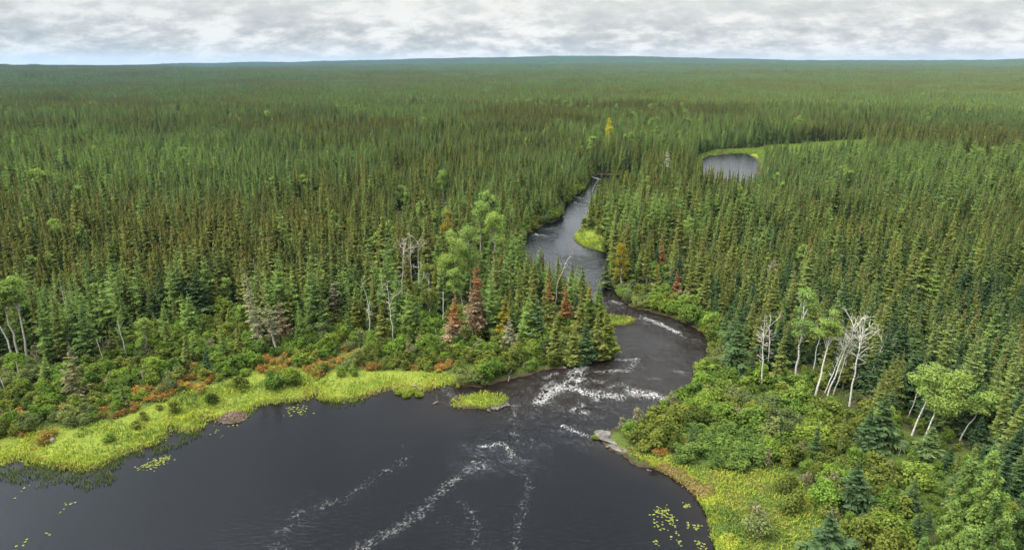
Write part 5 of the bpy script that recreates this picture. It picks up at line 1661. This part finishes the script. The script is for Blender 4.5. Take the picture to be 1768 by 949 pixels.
RK = [((1040, 752), (1.9, 1.05, 0.42), 'broad flat grey rock slab at the water, upstream end of the ledge'), ((1052, 763), (1.7, 0.85, 0.40), 'flat brownish rock slab in the middle of the ledge'),
      ((1066, 776), (1.8, 0.70, 0.36), 'long low rock slab at the downstream end of the ledge'), ((1079, 783), (0.55, 0.45, 0.5), 'pale pinkish boulder at the tip of the rock ledge'),
      ((1034, 745), (1.0, 0.6, 0.35), 'small flat rock at the upstream tip of the ledge'), ((1046, 757), (0.7, 0.5, 0.6), 'angular boulder on top of the rock ledge'),
      ((1119, 811), (0.3, 0.25, 0.25), 'small pale stone in the shallows under the right sedge'), ((1123, 812), (0.22, 0.2, 0.2), 'smaller of two pale stones under the right sedge'),
      ((1044, 748), (0.55, 0.4, 0.4), 'grey boulder behind the broad slab of the ledge'), ((1058, 772), (0.8, 0.45, 0.35), 'cracked slab piece between the middle and long slabs of the ledge'),
      ((1073, 780), (0.6, 0.4, 0.3), 'low dark stone next to the pale pinkish boulder'), ((1030, 752), (0.6, 0.35, 0.22), 'wet stone in the water beside the broad ledge slab'),
      ((1050, 771), (0.5, 0.35, 0.2), 'wet stone in the water beside the middle ledge slab'), ((1087, 787), (0.4, 0.3, 0.25), 'last small stone of the ledge by the sedge'),
      ((93, 766), (0.62, 0.5, 0.55), 'lone cream-coloured boulder in the left sedge'),
      ((1100, 682), (1.3, 0.8, 0.35), 'dark wet boulder splitting the white rapids by the right bank'), ((1092, 680), (0.7, 0.5, 0.3), 'small wet boulder left of the one splitting the rapids'),
      ((1002, 632), (0.5, 0.4, 0.3), 'wet boulder at the top of the foam below the wooded point'), ((975, 634), (0.5, 0.3, 0.3), 'dark rock at the foot of the wooded point shore'),
      ((985, 341), (1.0, 0.7, 0.5), 'pale rock on the left bank of the upper river'), ((993, 350), (0.8, 0.6, 0.4), 'dark rock in the upper river riffle'), ((1022, 306), (1.6, 1.0, 0.6), 'white-washed rock at the head of the visible river'),
      ((926, 405), (1.0, 0.7, 0.5), 'pale rock in the shaded cove of the upper river')]
for i, (b_, dm, lab) in enumerate(RK):
    x_, y_ = gp(*b_)
    o = link(bpy.data.objects.new('rock', rock_mesh(*dm, 700 + i)))
    zz = float(ground(np.array([x_]), np.array([y_]))[0])
    o.location = (float(x_), float(y_), max(zz, -0.12) + dm[2] * 0.15)
    o.rotation_euler = (0, 0, [0.5, -0.6, -0.55, 0.3][i % 4])
    tag(o, lab, 'rock', 'rocks along the water')
rk = np.random.default_rng(15)
isl_rock = [rock_mesh(0.36, 0.28, 0.22, 760), rock_mesh(0.26, 0.22, 0.2, 761), rock_mesh(0.45, 0.3, 0.25, 762)]
for i in range(26):
    t = rk.random()
    a, b_ = (842 + 40 * t, 708 - 12 * t + rk.normal(0, 2.2))
    x_, y_ = gp(a, b_)
    o = link(bpy.data.objects.new('stone', isl_rock[i % 3]))
    o.location = (float(x_), float(y_), 0.04 + rk.uniform(0, 0.1))
    o.rotation_euler = (0, 0, rk.uniform(0, 6.28))
    tag(o, 'small grey stone on the rocky right edge of the grassy islet', 'stone', 'stones edging the grassy islet')

x_, y_ = gp(402, 721)
lodge = tag(root_at('beaver_lodge', (float(x_), float(y_), 0.0)), 'brown beaver lodge of heaped sticks at the edge of the sedge', 'beaver lodge')
b = Bag()
rl = np.random.default_rng(21)
for k in range(420):
    a, q = rl.uniform(0, 6.28), rl.random() ** 0.5
    R = 1.9 * q
    zz = 0.85 * (1 - q ** 1.7) + rl.normal(0, 0.06)
    d = unit(np.array([math.cos(a + rl.normal(0, 0.8)), math.sin(a + rl.normal(0, 0.8)), -0.42 * q + rl.normal(0, 0.12)]))
    L = rl.uniform(0.5, 1.4)
    c0 = np.array([R * math.cos(a) * 1.25, R * math.sin(a), zz])
    V, F = tube([c0 - d * L / 2, c0 + rl.normal(0, .03, 3), c0 + d * L / 2], [0.075, 0.065, 0.03], 5)
    b.add(V, F)
part('stick_heap', b.mesh('stick_heap', [M['lodge']], True), lodge)
b = Bag()
a = np.linspace(0, 6.28, 24, endpoint=False)
Vc = [np.stack([2.2 * q * np.cos(a) * 1.2, 2.0 * q * np.sin(a), np.full(24, 0.62 * (1 - q ** 1.7) - 0.06)], 1) for q in (0.05, 0.35, 0.65, 0.9, 1.05)]
i = np.arange(24)
b.add(np.concatenate(Vc), np.concatenate([np.stack([k * 24 + i, (k + 1) * 24 + i, (k + 1) * 24 + (i + 1) % 24, k * 24 + (i + 1) % 24], 1) for k in range(4)]))
part('mud_core', b.mesh('mud_core', [M['bark']], True), lodge)

def log(p0, p1, r0, label, seed, branches=3):
    r = np.random.default_rng(seed)
    a, c = np.array([*gp(*p0), 0.18]), np.array([*gp(*p1), 0.30])
    L = np.linalg.norm(c - a)
    t = np.linspace(0, 1, 7)[:, None]
    o = tag(root_at('driftwood_log', a), label, 'log')
    bb = Bag()
    V, F = tube((c - a) * t + r.normal(0, 0.04, (7, 3)), np.linspace(r0, r0 * 0.5, 7), 8)
    bb.add(V, F)
    part('stem', bb.mesh('stem', [M['drift']], True), o)
    for k in range(branches):
        b2 = Bag()
        p = (c - a) * r.uniform(0.3, 0.9)
        V, F = tube([p, p + r.normal(0, 0.4, 3) + [0, 0, 0.35], p + r.normal(0, 0.6, 3) + [0, 0, 0.6]], [r0 * 0.5, r0 * 0.35, 0.015], 5)
        b2.add(V, F)
        part('branch', b2.mesh('branch', [M['drift']], True), o)


log((708, 662), (724, 671), 0.16, 'grey driftwood log with root stubs on the sedge shore by the islet', 31)
log((747, 698), (757, 694), 0.10, 'small waterlogged stick floating left of the grassy islet', 32, 1)
log((1600, 905), (1648, 862), 0.14, 'bare fallen trunk lying in the dark corner thicket', 33, 4)
log((877, 660), (881, 650), 0.08, 'small bleached stick jutting from the shore of the wooded point', 34, 1)

# sedge tussocks standing in the water
for k, (a, b_) in enumerate([(690, 679), (702, 684), (724, 683), (712, 677), (1027, 757)]):
    x_, y_ = (float(v) for v in gp(a, b_))
    o = tag(root_at('sedge_tussock', (x_, y_, 0)), ['bright green tussock in the water, nearest the sedge shore', 'bright green tussock in the water, lowest of the three', 'bright green tussock in the water, closest to the islet',
                                                   'low tussock touching the driftwood log', 'tiny tussock beside the rock ledge'][k], 'tussock', 'sedge tussocks in the water')
    r = np.random.default_rng(800 + k)
    n = 420
    R = 0.55 if k < 4 else 0.3
    q = r.random(n) ** 0.5 * R
    a_ = r.uniform(0, 6.28, n)
    P0 = np.stack([q * np.cos(a_), q * np.sin(a_), np.full(n, -0.05)], 1)
    d_ = unit(P0 * 0.9 + np.array([0, 0, 0.55]) + r.normal(0, 0.12, (n, 3)))
    N_ = unit(np.cross(d_, rand_dirs(r, n)))
    V, F = leaf_quads(P0 + d_ * 0.3, d_, N_, r.uniform(0.5, 0.8, n), np.full(n, 0.08), r)
    bb = Bag()
    bb.add(V, F, 0, tip=0.6, rnd=np.repeat(np.clip(r.normal(0.25, 0.12, n), 0, 1), 4))
    part('blades', bb.mesh('blades', [M['sedge']]), o)
    m_ = Bag()
    a2 = np.linspace(0, 6.28, 10, endpoint=False)
    m_.add(np.concatenate([np.stack([R * 0.8 * np.cos(a2), R * 0.8 * np.sin(a2), np.full(10, -0.3)], 1), np.stack([R * 0.5 * np.cos(a2), R * 0.5 * np.sin(a2), np.full(10, 0.12)], 1)]), np.stack([np.arange(10), (np.arange(10) + 1) % 10, 10 + (np.arange(10) + 1) % 10, 10 + np.arange(10)], 1))
    part('root_mound', m_.mesh('root_mound', [M['bark']], True), o)

# ------------------------------------------------------------------ haze
def haze(dens):
    X0, X1, Y0, Y1, Z0, Z1 = -16000, 16000, -2000, 16500, -8.0, 260.0
    zmin, zmax = float(Z.min()), float(Z.max())
    Z0, Z1 = min(Z0, zmin - 1.0), max(100.0, zmax + 24.0)
    V = np.array([[x, y, z] for z in (Z0, Z1) for y in (Y0, Y1) for x in (X0, X1)])
    F = np.array([[0, 2, 3, 1], [4, 5, 7, 6], [0, 1, 5, 4], [2, 6, 7, 3], [0, 4, 6, 2], [1, 3, 7, 5]])
    m, nt, out = new_mat('haze')
    v = nt.node('ShaderNodeVolumePrincipled', {'Color': (0.19, 0.34, 0.53, 1), 'Density': dens, 'Anisotropy': 0.2})
    nt.l.new(v.outputs[0], out.inputs['Volume'])
    o = link(bpy.data.objects.new('haze', mesh_np('haze', V, F, [m])))
    tag(o, 'thin bluish haze veiling the distant forest and hills', 'haze', kind='stuff')


HAZE = 3.4e-5
if HAZE:
    haze(HAZE)
